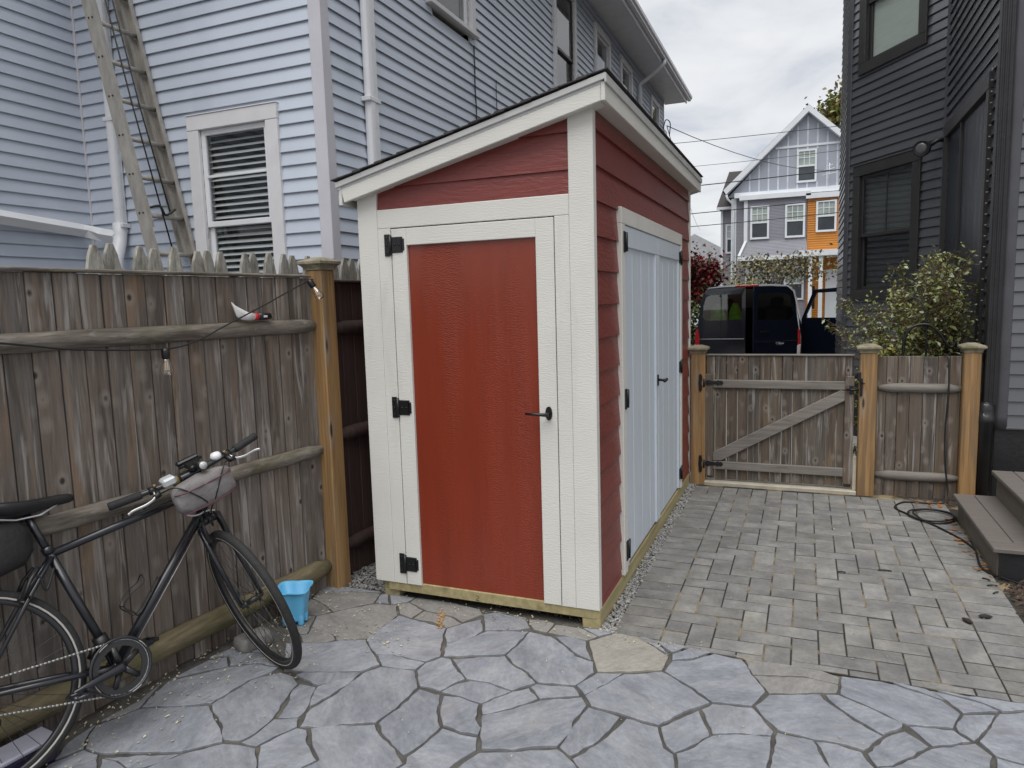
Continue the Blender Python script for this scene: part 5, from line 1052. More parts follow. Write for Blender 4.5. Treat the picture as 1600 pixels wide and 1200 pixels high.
# overhead wires
for i, (a, c, sag, r_) in enumerate((((-12, 24, 7.4), (12, 23, 7.2), .25, .011), ((-12, 24, 5.6), (12, 23.5, 6.25), .3, .018), ((-12, 24.2, 4.6), (12, 23.5, 5.35), .3, .016), ((-12, 24.4, 4.2), (12, 23.6, 4.95), .35, .014), ((-12, 24, 6.6), (12, 23.3, 6.9), .5, .008))):
    A, B_ = Vector(a), Vector(c); MB().tube([A.lerp(B_, k / 16) - Vector((0, 0, sag * 4 * (k / 16) * (1 - k / 16))) for k in range(17)], r_, 5).build('overhead_wire', m_cord, label=['highest street wire crossing the gable', 'thick street wire crossing the upper windows', 'street wire second from the bottom across the grey house', 'lowest street wire across the grey house', 'thin slack street wire above the house windows'][i], cat='wire', group='overhead wires along the street')
for i, (a, c) in enumerate((((-2.3, 14.9, 5.75), (-7.5, 60, 7.2)), ((-2.3, 14.9, 5.75), (2.5, 31.8, 6.9)))):
    A, B_ = Vector(a), Vector(c); MB().tube([A.lerp(B_, k / 12) - Vector((0, 0, 1.6 * (k / 12) * (1 - k / 12))) for k in range(13)], .010, 5).build('service_wire', m_cord, label=['service wire leaving the far end of the pale blue house', 'service wire from the pale blue house to the gabled house'][i], cat='wire', group='service wires')
pole = thing('utility_pole', 'brown utility pole at the far end of the street, left', 'utility pole', (-12, 24, -.33)); MB().tube([(-12, 24, -.33), (-12, 24, 9)], [.16, .11], 10).build('pole', m_bark, pole); MB().box(-12.9, -11.1, 23.94, 24.06, 8.2, 8.34).build('crossarm', m_bark, pole)
pole = thing('utility_pole', 'brown utility pole standing right of the gabled house', 'utility pole', (12, 23.4, -.33)); MB().tube([(12, 23.4, -.33), (12, 23.4, 9)], [.16, .11], 10).build('pole', m_bark, pole); MB().box(11.1, 12.9, 23.34, 23.46, 8.2, 8.34).build('crossarm', m_bark, pole)

# ------------------------------------------------------------------ van
m_navy = mat('dark_navy_car_paint', (0.006, 0.009, 0.018), 0.16, 0.05, (3, 3, 3), coat=0.6); m_vglass = glass_mat('tinted_van_glass', (0.72, 0.76, 0.75), 2.2); m_vin = mat('van_interior', (0.03, 0.03, 0.032), 0.8)
m_tlr = mat('red_tail_lamp', (0.42, 0.008, 0.012), 0.2, 0.05, (5, 5, 5), coat=0.8); m_tlw = mat('clear_lamp', (0.6, 0.55, 0.55), 0.2); m_hiv = mat('lime_hi_vis_fabric', (0.30, 0.75, 0.05), 0.7, 0.25, (12, 12, 12)); m_chrome = mat('dull_chrome', (0.35, 0.35, 0.36), 0.25, metal=.8)
VX, VY, VZ = -.165, 11.6, -.322
MV = Matrix.Translation((VX, VY, VZ))
van = thing('van', 'dark navy van seen from behind with a rear door ajar', 'van', M=MV)
def vsec(y, w, h, zb=.45, tw=.80, r_=.16):
    P = []; half = [(w * .97, zb), (w, zb + .25), (w, zb + .62), (w * .985, 1.15), (w * (tw + .07), h - .30), (w * (tw + .02), h - .12), (w * (tw - .06), h - .03), (w * .45, h)]
    return [Vector((x, y, z)) for x, z in half] + [Vector((-x, y, z)) for x, z in half[::-1]]
secs = [vsec(0.0, .985, 2.08), vsec(.06, 1.0, 2.11), vsec(.5, 1.015, 2.12), vsec(3.2, 1.015, 2.12), vsec(3.9, 1.01, 2.09, tw=.78), vsec(4.45, 1.0, 1.45, tw=.86), vsec(5.1, .97, 1.18, tw=.9), vsec(5.35, .88, .95, tw=.9)]
MB().loft(secs, True, False, False).add([tuple(v) for v in secs[-1]], [tuple(range(16))]).build('body', m_navy, van, MV)
MB().loft([[Vector((v.x * .975, v.y + .01, v.z * .985)) for v in s_] for s_ in secs[:5]], True, False, False).build('interior_lining', m_vin, van, MV)
b = MB(); b.box(-.95, .95, .02, 4.4, .44, .50); b.box(-.9, .9, 3.7, 3.76, .5, 1.6); b.build('floor', m_vin, van, MV)
def vdoor(x0, x1, y, lab, Mx):
    """rear door in its own frame: x across, z up; with a rounded window"""
    sg = 1 if x1 > 0 else -1; out = max(abs(x0), abs(x1)); inn = min(abs(x0), abs(x1))
    prof = [(inn, .62), (out * .985, .62), (out, .95), (out * .985, 1.18), (out * .90, 1.80), (out * .84, 1.97), (out * .74, 2.05), (inn, 2.075)]
    win = [(inn + .07, 1.44), (out * .80, 1.42), (out * .87, 1.50), (out * .845, 1.72), (out * .80, 1.88), (out * .72, 1.93), (inn + .12, 1.945), (inn + .07, 1.90)]
    b = MB(); n = len(prof)
    vs = [(sg * x, yy, z) for yy in (y, y + .05) for x, z in prof] + [(sg * x, yy, z) for yy in (y - .004, y + .05) for x, z in win]
    f = []
    for i in range(n):
        j = (i + 1) % n
        f += [(i, j, 2 * n + j, 2 * n + i), (n + i, 3 * n + i, 3 * n + j, n + j), (i, n + i, n + j, j), (2 * n + i, 2 * n + j, 3 * n + j, 3 * n + i)]
    b.add(vs, f); d = b.build('rear_door', m_navy, van, Mx, label=lab)
    MB().add([(sg * x, y + .004, z) for x, z in win], [tuple(range(n))]).build('window', m_vglass, d, Mx)
    MB().prism([(sg * (inn + .02), 1.02), (sg * (out * .97), 1.02), (sg * (out * .97), 1.06), (sg * (inn + .02), 1.06)][::sg], -y, -y + .012, .006, RX).build('moulding', m_navy, d, Mx)
    return d
dl = vdoor(-.975, -.02, -.03, 'closed left rear door of the van', MV)
hx = .965; MR = MV @ Matrix.Translation((hx, -.03, 0)) @ Matrix.Rotation(R(33), 4, 'Z') @ Matrix.Translation((-hx, .03, 0))
dr = vdoor(.02, .975, -.03, 'right rear door of the van standing ajar', MR)
def ell(cx, cz, a, c, n=18): return [(cx + a * math.cos(2 * math.pi * k / n), cz + c * math.sin(2 * math.pi * k / n)) for k in range(n)]
bo = MB().prism(ell(.56, .98, .085, .036), .03, .042, .004, RX).build('oval_badge', m_chrome, dr, MR); MB().prism(ell(.56, .98, .076, .029), .0425, .046, 0, RX).build('badge_field', mat('deep_blue_enamel', (.01, .02, .08), .3), dr, MR)
b = MB().tube(bez([(.50, -.077, .975), (.525, -.077, 1.0), (.54, -.077, .965), (.57, -.077, .985), (.60, -.077, .97), (.62, -.077, .99)], 5), .004, 4); b.build('badge_script', m_white, dr, MR)
MB().box(.15, .33, -.05, -.03, 1.20, 1.225, .004).build('door_handle', m_black, dr, MR)
for sg in (-1, 1):
    b = MB(); prof = [(.90, .62), (.985, .64), (1.0, .95), (.985, 1.22), (.93, 1.26), (.90, 1.1)]
    b.prism([(sg * x, z) for x, z in prof][::sg], -.06, .045, .01, RX); t_ = b.build('tail_light', m_tlr, van, MV)
    MB().prism([(sg * x, z) for x, z in [(.905, .74), (.988, .74), (1.0, .95), (.905, .92)]][::sg], -.05, .0505, .006, RX).build('reversing_lens', m_tlw, t_, MV)
MB().box(-.22, .22, -.035, .03, 2.075, 2.115, .008).build('brake_light', m_tlr, van, MV)
MB().box(-.98, .98, -.12, .1, .38, .60, .03).build('bumper', m_black, van, MV)
for sx in (-1, 1):
    for yy in (.95, 4.2):
        Mw = MV @ Matrix.Translation((sx * .86, yy, .34)) @ Matrix.Rotation(R(90), 4, 'Y')
        w = MB().lathe([(.2, -.11), (.31, -.11), (.34, -.07), (.34, .07), (.31, .11), (.2, .11)], 24, Mw).build('wheel', m_rubber, van); MB().lathe([(.02, -.09), (.2, -.1), (.21, .1), (.02, .09)], 20, Mw).build('rim', m_chrome, w)
# open front passenger door
MD = MV @ Matrix.Translation((1.0, 3.95, 0)) @ Matrix.Rotation(R(-62), 4, 'Z')
b = MB(); prof = [(0, .45), (1.0, .45), (1.02, 1.2), (.94, 1.98), (.80, 2.03), (.28, 2.0), (0, 1.3)]; win = [(.12, 1.33), (.90, 1.33), (.93, 1.42), (.87, 1.88), (.80, 1.93), (.35, 1.92), (.12, 1.42)]; n = 7
# door swings out: local -y is along the van when shut, x+ becomes outward
vs = [(-.03, -x, z) for x, z in prof] + [(.03, -x, z) for x, z in prof] + [(-.03, -x, z) for x, z in win] + [(.03, -x, z) for x, z in win]; f = []
for i in range(n):
    j = (i + 1) % n; f += [(i, j, 2 * n + j, 2 * n + i), (n + i, 3 * n + i, 3 * n + j, n + j), (i, n + i, n + j, j), (2 * n + i, 2 * n + j, 3 * n + j, 3 * n + i)]
MD = MV @ Matrix.Translation((1.0, 3.95, 0)) @ Matrix.Rotation(R(68), 4, 'Z')
fd = b.add(vs, f).build('front_door', m_navy, van, MD, label='open front passenger door of the van')
MB().add([(0, -x, z) for x, z in win], [tuple(range(n))]).build('window', m_glass, fd, MD)
# seats and the vests on them
for sx in (-.55, .5): 
    b = MB(); b.box(sx - .25, sx + .25, 1.75, 2.25, .95, 1.1, .04); b.box(sx - .25, sx + .25, 1.7, 1.85, 1.0, 1.65, .05); b.box(sx - .13, sx + .13, 1.72, 1.82, 1.65, 1.85, .03); b.build('seat', m_vin, van, MV)
for i, (x0, w) in enumerate(((-.62, .17), (-.27, .14))):
    b = MB(); rings = []
    for z, k in ((1.36, 1.0), (1.5, .95), (1.62, .8), (1.70, .55), (1.76, .35)): rings.append([MV @ Vector((x0 + w * k * math.cos(a), .62 + .06 * math.sin(a), z)) for a in [2 * math.pi * q / 12 for q in range(12)]])
    b.loft(rings).build('hi_vis_vest', m_hiv, label=['wider lime hi-vis vest behind the van\'s closed rear window', 'narrower lime hi-vis vest right of the other one in the van'][i], cat='vest', group='lime vests hanging in the van')

# ------------------------------------------------------------------ bicycle (local x forward, y left, z up; origin at rear tyre contact)
m_frame = mat('satin_black_bicycle_paint', (0.012, 0.013, 0.017), 0.3, 0.1, (9, 9, 9), coat=.3); m_tyre = mat('black_tyre', (0.02, 0.02, 0.02), 0.8, 0.3, (80, 80, 80), bump=.6, bscale=(220, 220, 220), bdist=.004)
m_rim = mat('black_rim', (0.02, 0.02, 0.021), 0.35); m_spoke = mat('dark_steel_spoke', (0.09, 0.09, 0.09), 0.3, metal=.8); m_refl = mat('grey_reflective_stripe', (0.42, 0.40, 0.37), 0.45); m_silver = mat('brushed_silver', (0.62, 0.62, 0.62), 0.35, metal=.6); m_chain = mat('grey_chain', (0.36, 0.36, 0.35), 0.4, .4, (160, 160, 160), metal=.5)
m_bag = mat('faded_grey_canvas_bag', (0.195, 0.183, 0.18), 0.8, 0.25, (9, 9, 9), bump=.5, bscale=(28, 28, 28), bdist=.012); m_zip = mat('maroon_piping', (0.10, 0.03, 0.04), .7); m_bbag = mat('black_nylon_bag', (0.013, 0.013, 0.014), 0.7, 0.3, (12, 12, 12), bump=.5, bscale=(30, 30, 30), bdist=.01); m_grip = mat('ribbed_black_grip', (0.018, 0.018, 0.02), 0.7, .2, (60, 60, 60), bump=.4, bscale=(200, 200, 200))
m_brass = mat('dull_brass_clamp', (0.30, 0.24, 0.10), .4, metal=.5); m_lens = mat('clear_plastic_lens', (0.55, 0.57, 0.58), .2, coat=.5)
BM = Matrix.Translation((-1.57479, -1.85875, 0)) @ Matrix.Rotation(R(72.998), 4, 'Z') @ Matrix.Rotation(R(-14.026), 4, 'X')
bike = thing('bicycle', 'black flat-bar bicycle leaning on the board fence, front wheel turned sideways', 'bicycle', M=BM)
V = Vector; RW = .346
ha, sa_ = R(74.69), R(73); AX = V((-math.cos(ha), 0, math.sin(ha))); PF = V((math.sin(ha), 0, math.cos(ha)))
FH = V((1.0497, 0, RW)); AX0 = FH - PF * .0489; BB = V((.4404, 0, .26884)); SD = V((-math.cos(sa_), 0, math.sin(sa_)))
ST = BB + SD * .4967; HTL = AX0 + AX * .4205; HTT = AX0 + AX * .56; CL = AX0 + AX * .62; RH = V((0, 0, RW))
SR = Matrix.Translation(AX0) @ Matrix.Rotation(R(-98.2), 4, AX) @ Matrix.Translation(-AX0)     # steering
BS = BM @ SR
def bk(name, b, m, par=None, M=None, **k): return b.build(name, m, par or bike, M or BM, **k)
b = MB(); TT = HTL.lerp(HTT, .78); DT = HTL.lerp(HTT, .22)
b.tube([ST, TT], [.015, .017], 12); b.tube([BB, DT], [.019, .0195], 12); b.tube([BB, ST + SD * .02], .0165, 12); b.tube([HTL - AX * .005, HTT + AX * .005], .0215, 14)
for s_ in (-1, 1):
    b.tube([ST - SD * .01 + V((0, s_ * .012, 0)), ST.lerp(RH, .3) + V((0, s_ * .035, .0)), RH + V((0, s_ * .062, .0))], [.009, .0085, .007], 8)
    b.tube([BB + V((-.02, s_ * .02, 0)), BB.lerp(RH, .35) + V((0, s_ * .042, 0)), RH + V((0, s_ * .062, 0))], [.011, .011, .009], 8)
b.tube([BB + V((0, -.036, 0)), BB + V((0, .036, 0))], .021, 14)
bk('frame', b, m_frame)
def wheel(name, M, lab, front):
    C = V((0, 0, 0)); ex, ez = V((1, 0, 0)), V((0, 0, 1))
    b = MB().tube(circ(C, ex, ez, RW - .018, 56), .0185, 12, closed=True)
    w = bk(name, b, m_tyre, bike, M, label=lab)
    for rr, hh in ((.311, .012), (.300, .009)):
        pass
    prof = [(.298, -.009), (.304, -.011), (.319, -.0115), (.321, -.009), (.312, -.006), (.312, .006), (.321, .009), (.319, .0115), (.304, .011), (.298, .009)]
    rings = [[ex * (p * math.cos(a)) + ez * (p * math.sin(a)) + V((0, q, 0)) for p, q in prof] for a in [2 * math.pi * k / 56 for k in range(57)]]
    bk('rim', MB().loft(rings, True, False), m_rim, w, M)
    for s_ in (-1, 1):
        bk('reflective_stripe', MB().tube(circ(V((0, s_ * .0165, 0)), ex, ez, RW - .027, 56), .0022 if front else .0042, 5, closed=True, flat=.5), m_refl, w, M)
    bs_ = MB()
    for k in range(32):
        s_ = 1 if k % 2 else -1; a = 2 * math.pi * k / 32; a2 = a + (.55 if (k // 2) % 2 else -.55)
        bs_.tube([V((.02 * math.cos(a2), s_ * .03, .02 * math.sin(a2))), V((.303 * math.cos(a), s_ * .003, .303 * math.sin(a)))], .0011, 4, caps=False)
    bk('spokes', bs_, m_spoke, w, M)
    bk('hub', MB().tube([V((0, y, 0)) for y in (-.052, -.036, -.03, -.028, .028, .03, .036, .052)], [.009, .012, .022, .013, .013, .022, .012, .009], 14), m_rim, w, M)
    return w
wheel('rear_wheel', BM @ Matrix.Translation(RH), 'rear bicycle wheel with grey reflective stripe', False)
wheel('front_wheel', BS @ Matrix.Translation(FH), 'front bicycle wheel turned across the frame', True)
b = MB(); CR = AX0 + AX * .40 
b.tube([CR + V((0, -.05, 0)), CR + V((0, .05, 0))], .018, 10); b.tube([CR, HTL], .018, 12)
for s_ in (-1, 1): b.tube([CR + V((0, s_ * .046, 0)) + AX * .01, CR.lerp(FH, .5) + V((0, s_ * .049, 0)) - PF * .012, FH + V((0, s_ * .05, 0))], [.0145, .012, .0085], 10)
bk('fork', b, m_frame, None, BS)
# brakes
def vbrake(C, d_up, d_out, M):
    b = MB()
    for s_ in (-1, 1):
        p = C + V((0, s_ * .04, 0)); b.tube([p + d_out * .0, p + d_out * .02 - d_up * .01, p + d_out * .026 + d_up * .055, p + d_out * .02 + d_up * .105 - V((0, s_ * .012, 0))], [.009, .009, .007, .006], 8)
        b.box(p.x + d_out.x * .01 - .025, p.x + d_out.x * .01 + .025, p.y - s_ * .022 - .004, p.y - s_ * .022 + .004, p.z - .006, p.z + .008, .002)
    return b
bk('front_brake', vbrake(AX0 + AX * .325 + PF * .012, AX, PF, BS), m_rim, None, BS); bk('rear_brake', vbrake(RH + (ST - RH).normalized() * .335, (ST - RH).normalized(), V((-.8, 0, .6)), BM), m_rim)
q = AX0 + AX * .43 + PF * .045; bk('brake_noodle', MB().tube(bez([q + V((0, .03, 0)), q + V((0, .0, .015)), q + V((0, -.05, .02)), q + V((0, -.085, .05)), q + V((0, -.07, .10))], 5), .004, 6), m_silver, None, BS)
# drivetrain
b = MB(); n = 40; CRc = BB + V((0, -.046, 0)); Rr = .098
def ringpts(r_, y, m=40): return [CRc + V((r_ * math.cos(2 * math.pi * k / m), y, r_ * math.sin(2 * math.pi * k / m))) for k in range(m)]
rings = [ringpts(r_, y) for r_, y in ((Rr - .022, -.003), (Rr, -.003), (Rr, .003), (Rr - .022, .003))]; vs = [v for r_ in rings for v in r_]
b.add(vs, [(i * n + k, i * n + (k + 1) % n, ((i + 1) % 4) * n + (k + 1) % n, ((i + 1) % 4) * n + k) for i in range(4) for k in range(n)])
for k in range(5):
    a = 2 * math.pi * k / 5 + .5; b.tube([CRc + V((.015 * math.cos(a), -.002, .015 * math.sin(a))), CRc + V(((Rr - .018) * math.cos(a), -.001, (Rr - .018) * math.sin(a)))], [.013, .010], 6, flat=.35)
bk('chainring', b, m_rim)
bk('ring_guard', MB().tube(circ(CRc + V((0, -.006, 0)), V((1, 0, 0)), V((0, 0, 1)), Rr + .008, 48), .0062, 8, closed=True, flat=.6), m_frame)
for k in range(4):
    a = .4 + k * 1.5; bk('guard_mark', MB().tube([CRc + V(((Rr + .006) * math.cos(a + t * .12), -.0125, (Rr + .006) * math.sin(a + t * .12))) for t in range(4)], .0016, 5), m_refl)
ca_ = R(188); cd = V((math.cos(ca_), 0, math.sin(ca_)))
for s_, nm in ((-1, 'crank_arm'), (1, 'crank_arm')):
    e_ = cd * (.17 if s_ < 0 else -.17); p0 = BB + V((0, s_ * .062, 0)); p1 = p0 + e_ + V((0, s_ * .016, 0))
    bk(nm, MB().tube([p0 - e_ * .06, p0, p0 + e_ * .5, p1, p1 + e_ * .06], [.012, .017, .0125, .0125, .008], 10, flat=.75), m_frame)
    c_ = p1 + V((0, s_ * .055, 0)); bb_ = MB(); bb_.tube([p1, c_ + V((0, s_ * .045, 0))], .007, 8)
    for dx_ in (-.032, .032): bb_.tube([c_ + V((dx_, -s_ * .03 * 1.2, 0)), c_ + V((dx_ * .8, s_ * .042, 0))], .009, 6)
    bb_.tube([c_ + V((-.034, -.036 * s_, 0)), c_ + V((.034, -.036 * s_, 0))], .008, 6); bb_.tube([c_ + V((-.027, .042 * s_, 0)), c_ + V((.027, .042 * s_, 0))], .008, 6)
    bk('pedal', bb_, m_frame)
COG = RH + V((0, -.046, 0)); cr_ = .042
up_ = V((0, 0, 1)); t0 = (COG - CRc).normalized(); nn_ = V((-t0.z, 0, t0.x)); nn_ = nn_ if nn_.z > 0 else -nn_
def chain_run(p, q_):
    b = MB(); L_ = (q_ - p).length; m_n = int(L_ / .0127)
    for k in range(m_n): a_, c_ = p.lerp(q_, k / m_n), p.lerp(q_, (k + .82) / m_n); b.tube([a_, c_], [.0036 if k % 2 else .0046] * 2, 5, flat=1.0 if k % 2 else .7)
    return b
ch = chain_run(CRc + nn_ * Rr, COG + nn_ * cr_); ch2 = chain_run(CRc - nn_ * Rr, COG - nn_ * cr_ - V((-.02, 0, .03))); ch.add(ch2.v, ch2.f, True)
ch.tube([CRc + V(((Rr + .001) * math.cos(a), 0, (Rr + .001) * math.sin(a))) for a in [R(-85 + k * 8) for k in range(22)]], .004, 5); bk('chain', ch, m_chain)
bk('cassette', MB().lathe([(.014, -.012), (.05, -.012), (.05, -.009), (.043, -.008), (.043, 0), (.034, .001), (.034, .01), (.014, .011)], 24, Matrix.Translation(COG) @ Matrix.Rotation(R(90), 4, 'X')), m_chain)
b = MB(); b.tube([RH + V((0, -.066, 0)), RH + V((.02, -.07, -.06)), RH + V((.03, -.06, -.10))], [.014, .012, .012], 8)
b.lathe([(.002, -.004), (.024, -.004), (.024, .004), (.002, .004)], 14, Matrix.Translation(RH + V((.03, -.048, -.10))) @ Matrix.Rotation(R(90), 4, 'X')); bk('derailleur', b, m_rim)
# seat
SP = BB + SD * .70
bk('seat_post', MB().tube([ST - SD * .02, SP - SD * .03], .0135, 12), m_frame); bk('seat_clamp', MB().tube([ST + SD * .005, ST + SD * .03], .0195, 12), m_frame)
rings = []
for x, w_, zt, th in ((-.135, .05, .012, .03), (-.12, .072, .02, .045), (-.07, .078, .014, .05), (-.01, .058, .006, .042), (.05, .034, .004, .034), (.10, .022, .004, .028), (.135, .017, .0, .022), (.148, .008, -.006, .012)):
    rings.append([SP + V((x + .02, w_ * math.cos(a), zt + (math.sin(a) * (.012 if math.sin(a) > 0 else th)))) for a in [2 * math.pi * k / 16 for k in range(16)]])
bk('saddle', MB().loft(rings), mat('black_saddle_cover', (.012, .012, .013), .45, .2, (20, 20, 20), bump=.2, bscale=(200, 200, 200)))
b = MB()
for s_ in (-1, 1): b.tube([SP + V((-.10, s_ * .022, -.025)), SP + V((-.03, s_ * .022, -.045)), SP + V((.05, s_ * .018, -.045)), SP + V((.12, s_ * .008, -.015))], .0035, 6)
bk('saddle_rails', b, m_silver)
rings = []
for x, w_, z0, z1 in ((-.30, .045, -.17, -.07), (-.27, .062, -.21, -.05), (-.16, .065, -.23, -.04), (-.07, .055, -.21, -.05), (-.035, .03, -.17, -.08)):
    zc, hz_ = (z0 + z1) / 2, (z1 - z0) / 2
    rings.append([SP + V((x + .035 + .25 * -(zc + .1), w_ * math.copysign(abs(math.cos(a)) ** .6, math.cos(a)), zc + hz_ * math.copysign(abs(math.sin(a)) ** .6, math.sin(a)))) for a in [2 * math.pi * k / 18 for k in range(18)]])
sbag = bk('saddle_bag', MB().loft(rings), m_bbag, label='black saddle bag under the seat'); bk('red_tab', MB().box(SP.x - .20, SP.x - .15, -.066, -.062, SP.z - .20, SP.z - .185, .001), m_tlr, sbag)
# pump and bottle cage, lock on the seat tube
off = V((0, 0, 0)); DD = (DT - BB).normalized(); DN = V((-DD.z, 0, DD.x)); DN = DN if DN.z > 0 else -DN
def cage():
    b = MB(); o_ = BB + DD * .20 + DN * .024
    for s_ in (-1, 1): b.tube(bez([o_ + DD * .15 + V((0, s_ * .012, 0)), o_ + DD * .0 + V((0, s_ * .016, 0)), o_ - DD * .01 + DN * .03 + V((0, s_ * .03, 0)), o_ - DD * .005 + DN * .07 + V((0, s_ * .022, 0)), o_ + DD * .045 + DN * .075 + V((0, s_ * .03, 0)), o_ + DD * .10 + DN * .055 + V((0, s_ * .034, 0)), o_ + DD * .125 + DN * .066 + V((0, s_ * .012, 0)), o_ + DD * .126 + DN * .068], 5), .0027, 6)
    b.tube([o_ - DD * .005 + DN * .07 + V((0, -.022, 0)), o_ - DD * .005 + DN * .07 + V((0, .022, 0))], .0027, 6); return b
bk('bottle_cage', cage(), m_black)
b = MB(); b.tube([BB + SD * .07 + V((.0, 0, 0)), BB + SD * .135], .027, 12); b.tube([BB + SD * .10 + V((-.02, .01, 0)), BB + SD * .09 + V((-.05, .02, -.03))], .012, 8); bk('cable_lock', b, m_black)
MBc = MB().tube(bez([ST + V((.0, -.02, -.05)), ST + V((-.04, -.03, -.12)), ST + V((-.06, -.03, -.06)), ST + V((-.13, -.03, -.13))], 6), .0045, 6); bk('rear_brake_cable', MBc, m_cord)
b = MB().tube([BB + DD * .06 - DN * .022 + V((0, -.006, 0)), DT - DD * .05 - DN * .024 + V((0, -.006, 0))], .0016, 5); bk('shift_cable', b, m_silver)
# cockpit
BC = CL + PF * .10
b = MB(); b.tube([HTT, CL + AX * .012], .0175, 12); b.tube([CL, CL.lerp(BC, .5) + AX * .004, BC], [.017, .015, .018], 10); bk('stem', b, m_frame, None, BS)
HB = lambda y: BC + V((-.045 * (abs(y) / .325) ** 2, y, .012 * (abs(y) / .325)))
bk('handlebar', MB().tube([HB(y) for y in (-.325, -.26, -.15, -.07, -.03, 0, .03, .07, .15, .26, .325)], [.0111] * 3 + [.0125, .0155, .0155, .0155, .0125] + [.0111] * 3, 12), m_frame, None, BS)
for s_ in (-1, 1):
    bk('grip', MB().tube([HB(s_ * y) for y in (.205, .212, .25, .29, .318, .325)], [.0155, .017, .0165, .0165, .017, .015], 14), m_grip, None, BS)
    p = HB(s_ * .165); bk('clamp', MB().tube([HB(s_ * .15), HB(s_ * .178)], .0165, 12), m_black, None, BS)
    b = MB().tube(bez([p + V((.018, s_ * .0, -.006)), p + V((.042, s_ * .012, -.018)), p + V((.052, s_ * .05, -.024)), p + V((.042, s_ * .10, -.026)), p + V((.05, s_ * .125, -.028))], 5), [.0085] * 6 + [.0062] * 15, 8, flat=.6); bk('brake_lever', b, m_silver, None, BS)
    bk('lever_body', MB().tube([p + V((.005, -s_ * .01, -.002)), p + V((.036, -s_ * .005, -.016)), p + V((.038, s_ * .014, -.017))], [.013, .013, .01], 10), m_black, None, BS)
    bk('barrel_bolt', MB().tube([p + V((.01, -s_ * .01, .012)), p + V((.012, -s_ * .012, .024))], .006, 8), m_brass, None, BS)
for y in (.055, -.06): bk('bar_clamp', MB().tube([HB(y), HB(y - .025)], .020, 10), m_brass, None, BS)
p = HB(-.10); bk('shifter', MB().box(p.x - .02, p.x + .03, p.y - .028, p.y + .028, p.z - .004, p.z + .032, .008), m_lens, None, BS)
p = HB(.115); bk('bell', MB().lathe([(.001, .036), (.018, .032), (.024, .02), (.022, .008), (.012, .004)], 18, Matrix.Translation(p)), m_white, None, BS)
p = HB(.02); b = MB(); b.box(p.x - .045, p.x + .03, p.y - .03, p.y + .03, p.z + .016, p.z + .04, .006); b.tube([p + V((-.04, -.05, .03)), p + V((-.04, .05, .035))], .007, 8); b.tube([p + V((.01, .0, .03)), p + V((.08, .005, .042))], [.016, .019], 14)
ht = bk('headlight', b, m_black, None, BS); bk('lens', MB().tube([p + V((.08, .005, .042)), p + V((.084, .005, .0425))], .016, 14), m_lens, ht, BS)
bk('phone_mount', MB().box(p.x - .075, p.x - .048, p.y - .05, p.y + .045, p.z + .03, p.z + .05, .006), m_tubeb, None, BS)
rings = []
for y, w_, h_, dz in ((-.125, .012, .03, -.005), (-.118, .03, .052, 0), (-.08, .042, .064, 0), (0, .047, .07, 0), (.08, .042, .064, 0), (.118, .03, .050, 0), (.125, .012, .03, -.005)):
    rings.append([BC + V((.06 + w_ * math.copysign(abs(math.cos(a)) ** .65, math.cos(a)) + .008 * math.sin(3 * a + y * 30), y, -.062 + dz + h_ * math.copysign(abs(math.sin(a)) ** .65, math.sin(a)))) for a in [2 * math.pi * k / 20 for k in range(20)]])
hbag = bk('handlebar_bag', MB().loft(rings), m_bag, None, BS, label='faded grey pouch strapped to the handlebar')
for zz_ in (.038, -.05): bk('piping', MB().tube(bez([BC + V((.06 + w_ * 1.02, y, -.062 + zz_)) for y, w_ in ((-.122, .02), (-.09, .041), (-.04, .047), (.04, .047), (.09, .041), (.122, .02))], 5), .0028, 5), m_zip, hbag, BS)
for y in (-.055, .055): bk('strap', MB().tube(bez([BC + V((.02, y, -.03)), BC + V((-.012, y, .0)), BC + V((.004, y, .017)), BC + V((.04, y, .008))], 5), .006, 6, flat=.4), m_bbag, hbag, BS)
for s_ in (-1, 1): bk('brake_cable', MB().tube(bez([HB(s_ * .15) + V((.03, 0, -.014)), HB(s_ * .10) + V((.09, 0, -.0)), BC + V((.10, s_ * .02, -.10)), HTL + PF * .05 + V((0, s_ * .015, .02)), HTL + PF * .03 - AX * .05], 6), .003, 6), m_cord, None, BS)

# ------------------------------------------------------------------ things on the ground
m_sky = mat('sky_blue_plastic', (0.14, 0.49, 0.78), 0.38, 0.05, (9, 9, 9), bump=.15, bscale=(40, 40, 240))
bp = Matrix.Translation((-1.49, -.425, 0)) @ Matrix.Rotation(R(24), 4, 'Z') @ Matrix.Diagonal((1.05, 1.05, .9, 1))
bu = thing('toy_bucket', 'sky-blue castle-shaped toy sand bucket on the flagstones by the fence', 'toy bucket', M=bp)
def sq(r_, z, lobes=.10, n=48):
    P = []
    for k in range(n):
        a = 2 * math.pi * k / n; rr = r_ * (1 + lobes * math.cos(4 * a - math.pi) + .25 * (1 / max(abs(math.cos(a)), abs(math.sin(a))) - 1)); P.append(V((rr * math.cos(a), rr * math.sin(a), z)))
    return P
rings = [sq(.050, .022), sq(.051, .03)] ; nr = 14
for k in range(nr): z = .01 + .165 * k / (nr - 1); rings.append(sq(.051 + .025 * k / (nr - 1) + (.0012 if k % 2 else 0), z + .02))
rings = rings[:1] + rings[2:]; rings += [sq(.0765, .192), sq(.088, .195), sq(.089, .205), sq(.084, .207), sq(.073, .198), sq(.05, .05)]
MB().loft(rings).build('body', m_sky, bu, bp)
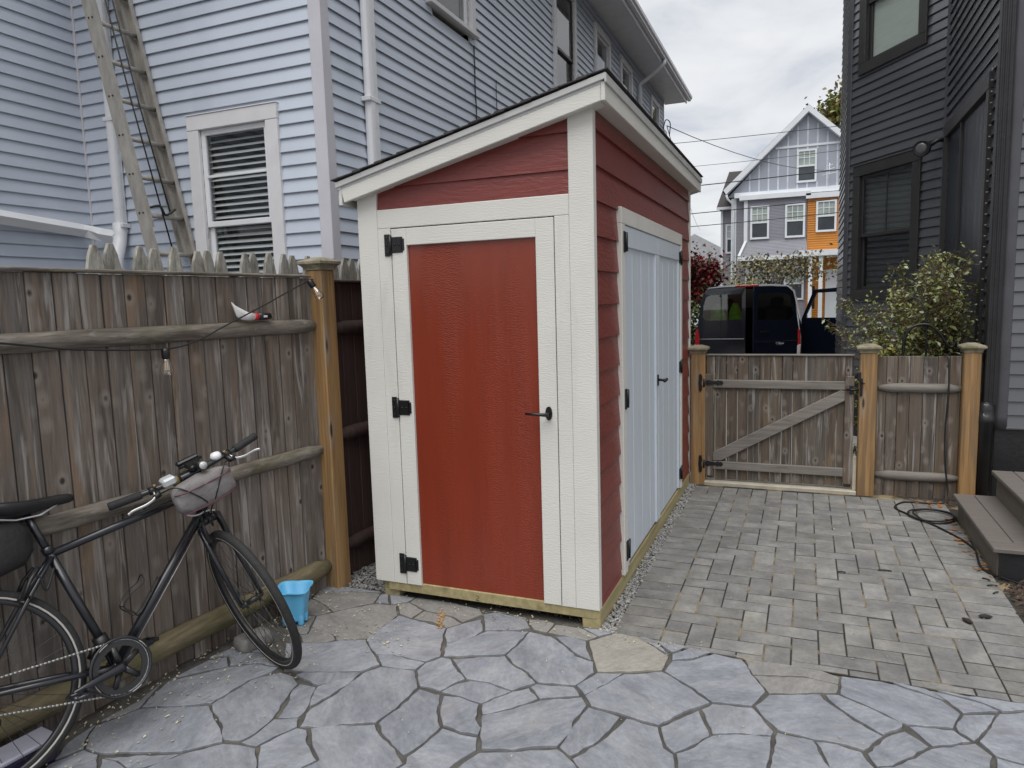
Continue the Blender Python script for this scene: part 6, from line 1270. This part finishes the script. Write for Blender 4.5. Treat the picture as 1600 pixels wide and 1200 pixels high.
for k in range(4):
    a = math.pi / 4 + k * math.pi / 2; c_ = V((.052 * math.cos(a), .052 * math.sin(a), 0)); MB().tube([c_ + V((0, 0, z)) for z in (.0, .008, .05, .10)], [.013, .015, .0155, .010], 10).build('turret', m_sky, bu, bp)
    a = k * math.pi / 2; c_ = V((.048 * math.cos(a), .048 * math.sin(a), 0)); MB().box(c_.x - .012, c_.x + .012, c_.y - .012, c_.y + .012, .008, .05, .003).build('battlement', m_sky, bu, bp)
# loose stone against the bottom rail
rings = []
for z, k in ((-.01, .95), (.02, 1.0), (.04, .98), (.056, .9), (.062, .6)): rings.append([V((.085 * k * math.copysign(abs(math.cos(a)) ** .4, math.cos(a)) + random.uniform(-.004, .004), .055 * k * math.copysign(abs(math.sin(a)) ** .4, math.sin(a)) + random.uniform(-.004, .004), z)) for a in [2 * math.pi * q_ / 16 for q_ in range(16)]])
MB().loft(rings).build('loose_stone', m_flagn, None, Matrix.Translation((-1.515, -.70, 0)) @ Matrix.Rotation(R(72), 4, 'Z'), label='rounded grey stone block behind the front bicycle wheel', cat='stone')
m_purple = mat('purple_plastic', (0.16, 0.08, 0.42), .5); b = MB(); b.prism(ell(0, 0, .022, .014, 9), .0, .012, .002); b.box(-.02, .01, -.004, .012, .012, .03, .002)
b.build('plastic_scrap', m_purple, None, Matrix.Translation((-1.60, -.69, .002)) @ Matrix.Rotation(R(40), 4, 'Z'), label='small purple plastic scrap beside the loose grey stone', cat='scrap')
m_lav = mat('lavender_plastic_lid', (0.30, 0.30, 0.36), .4, .1, (9, 9, 9)); m_dpur = mat('dark_purple_crate', (0.03, 0.02, 0.06), .5, .2, (9, 9, 9))
Mx_ = FMx @ Matrix.Translation((-1.2, -.14, 0)); cr8 = thing('storage_box', 'low dark purple box with pale lavender lid under the rear wheel', 'box', M=Mx_)
MB().box(-.28, .23, -.055, .045, 0, .075, .008).build('body', m_dpur, cr8, Mx_); MB().box(-.29, .24, -.062, .052, .0755, .095, .006).build('lid', m_lav, cr8, Mx_)
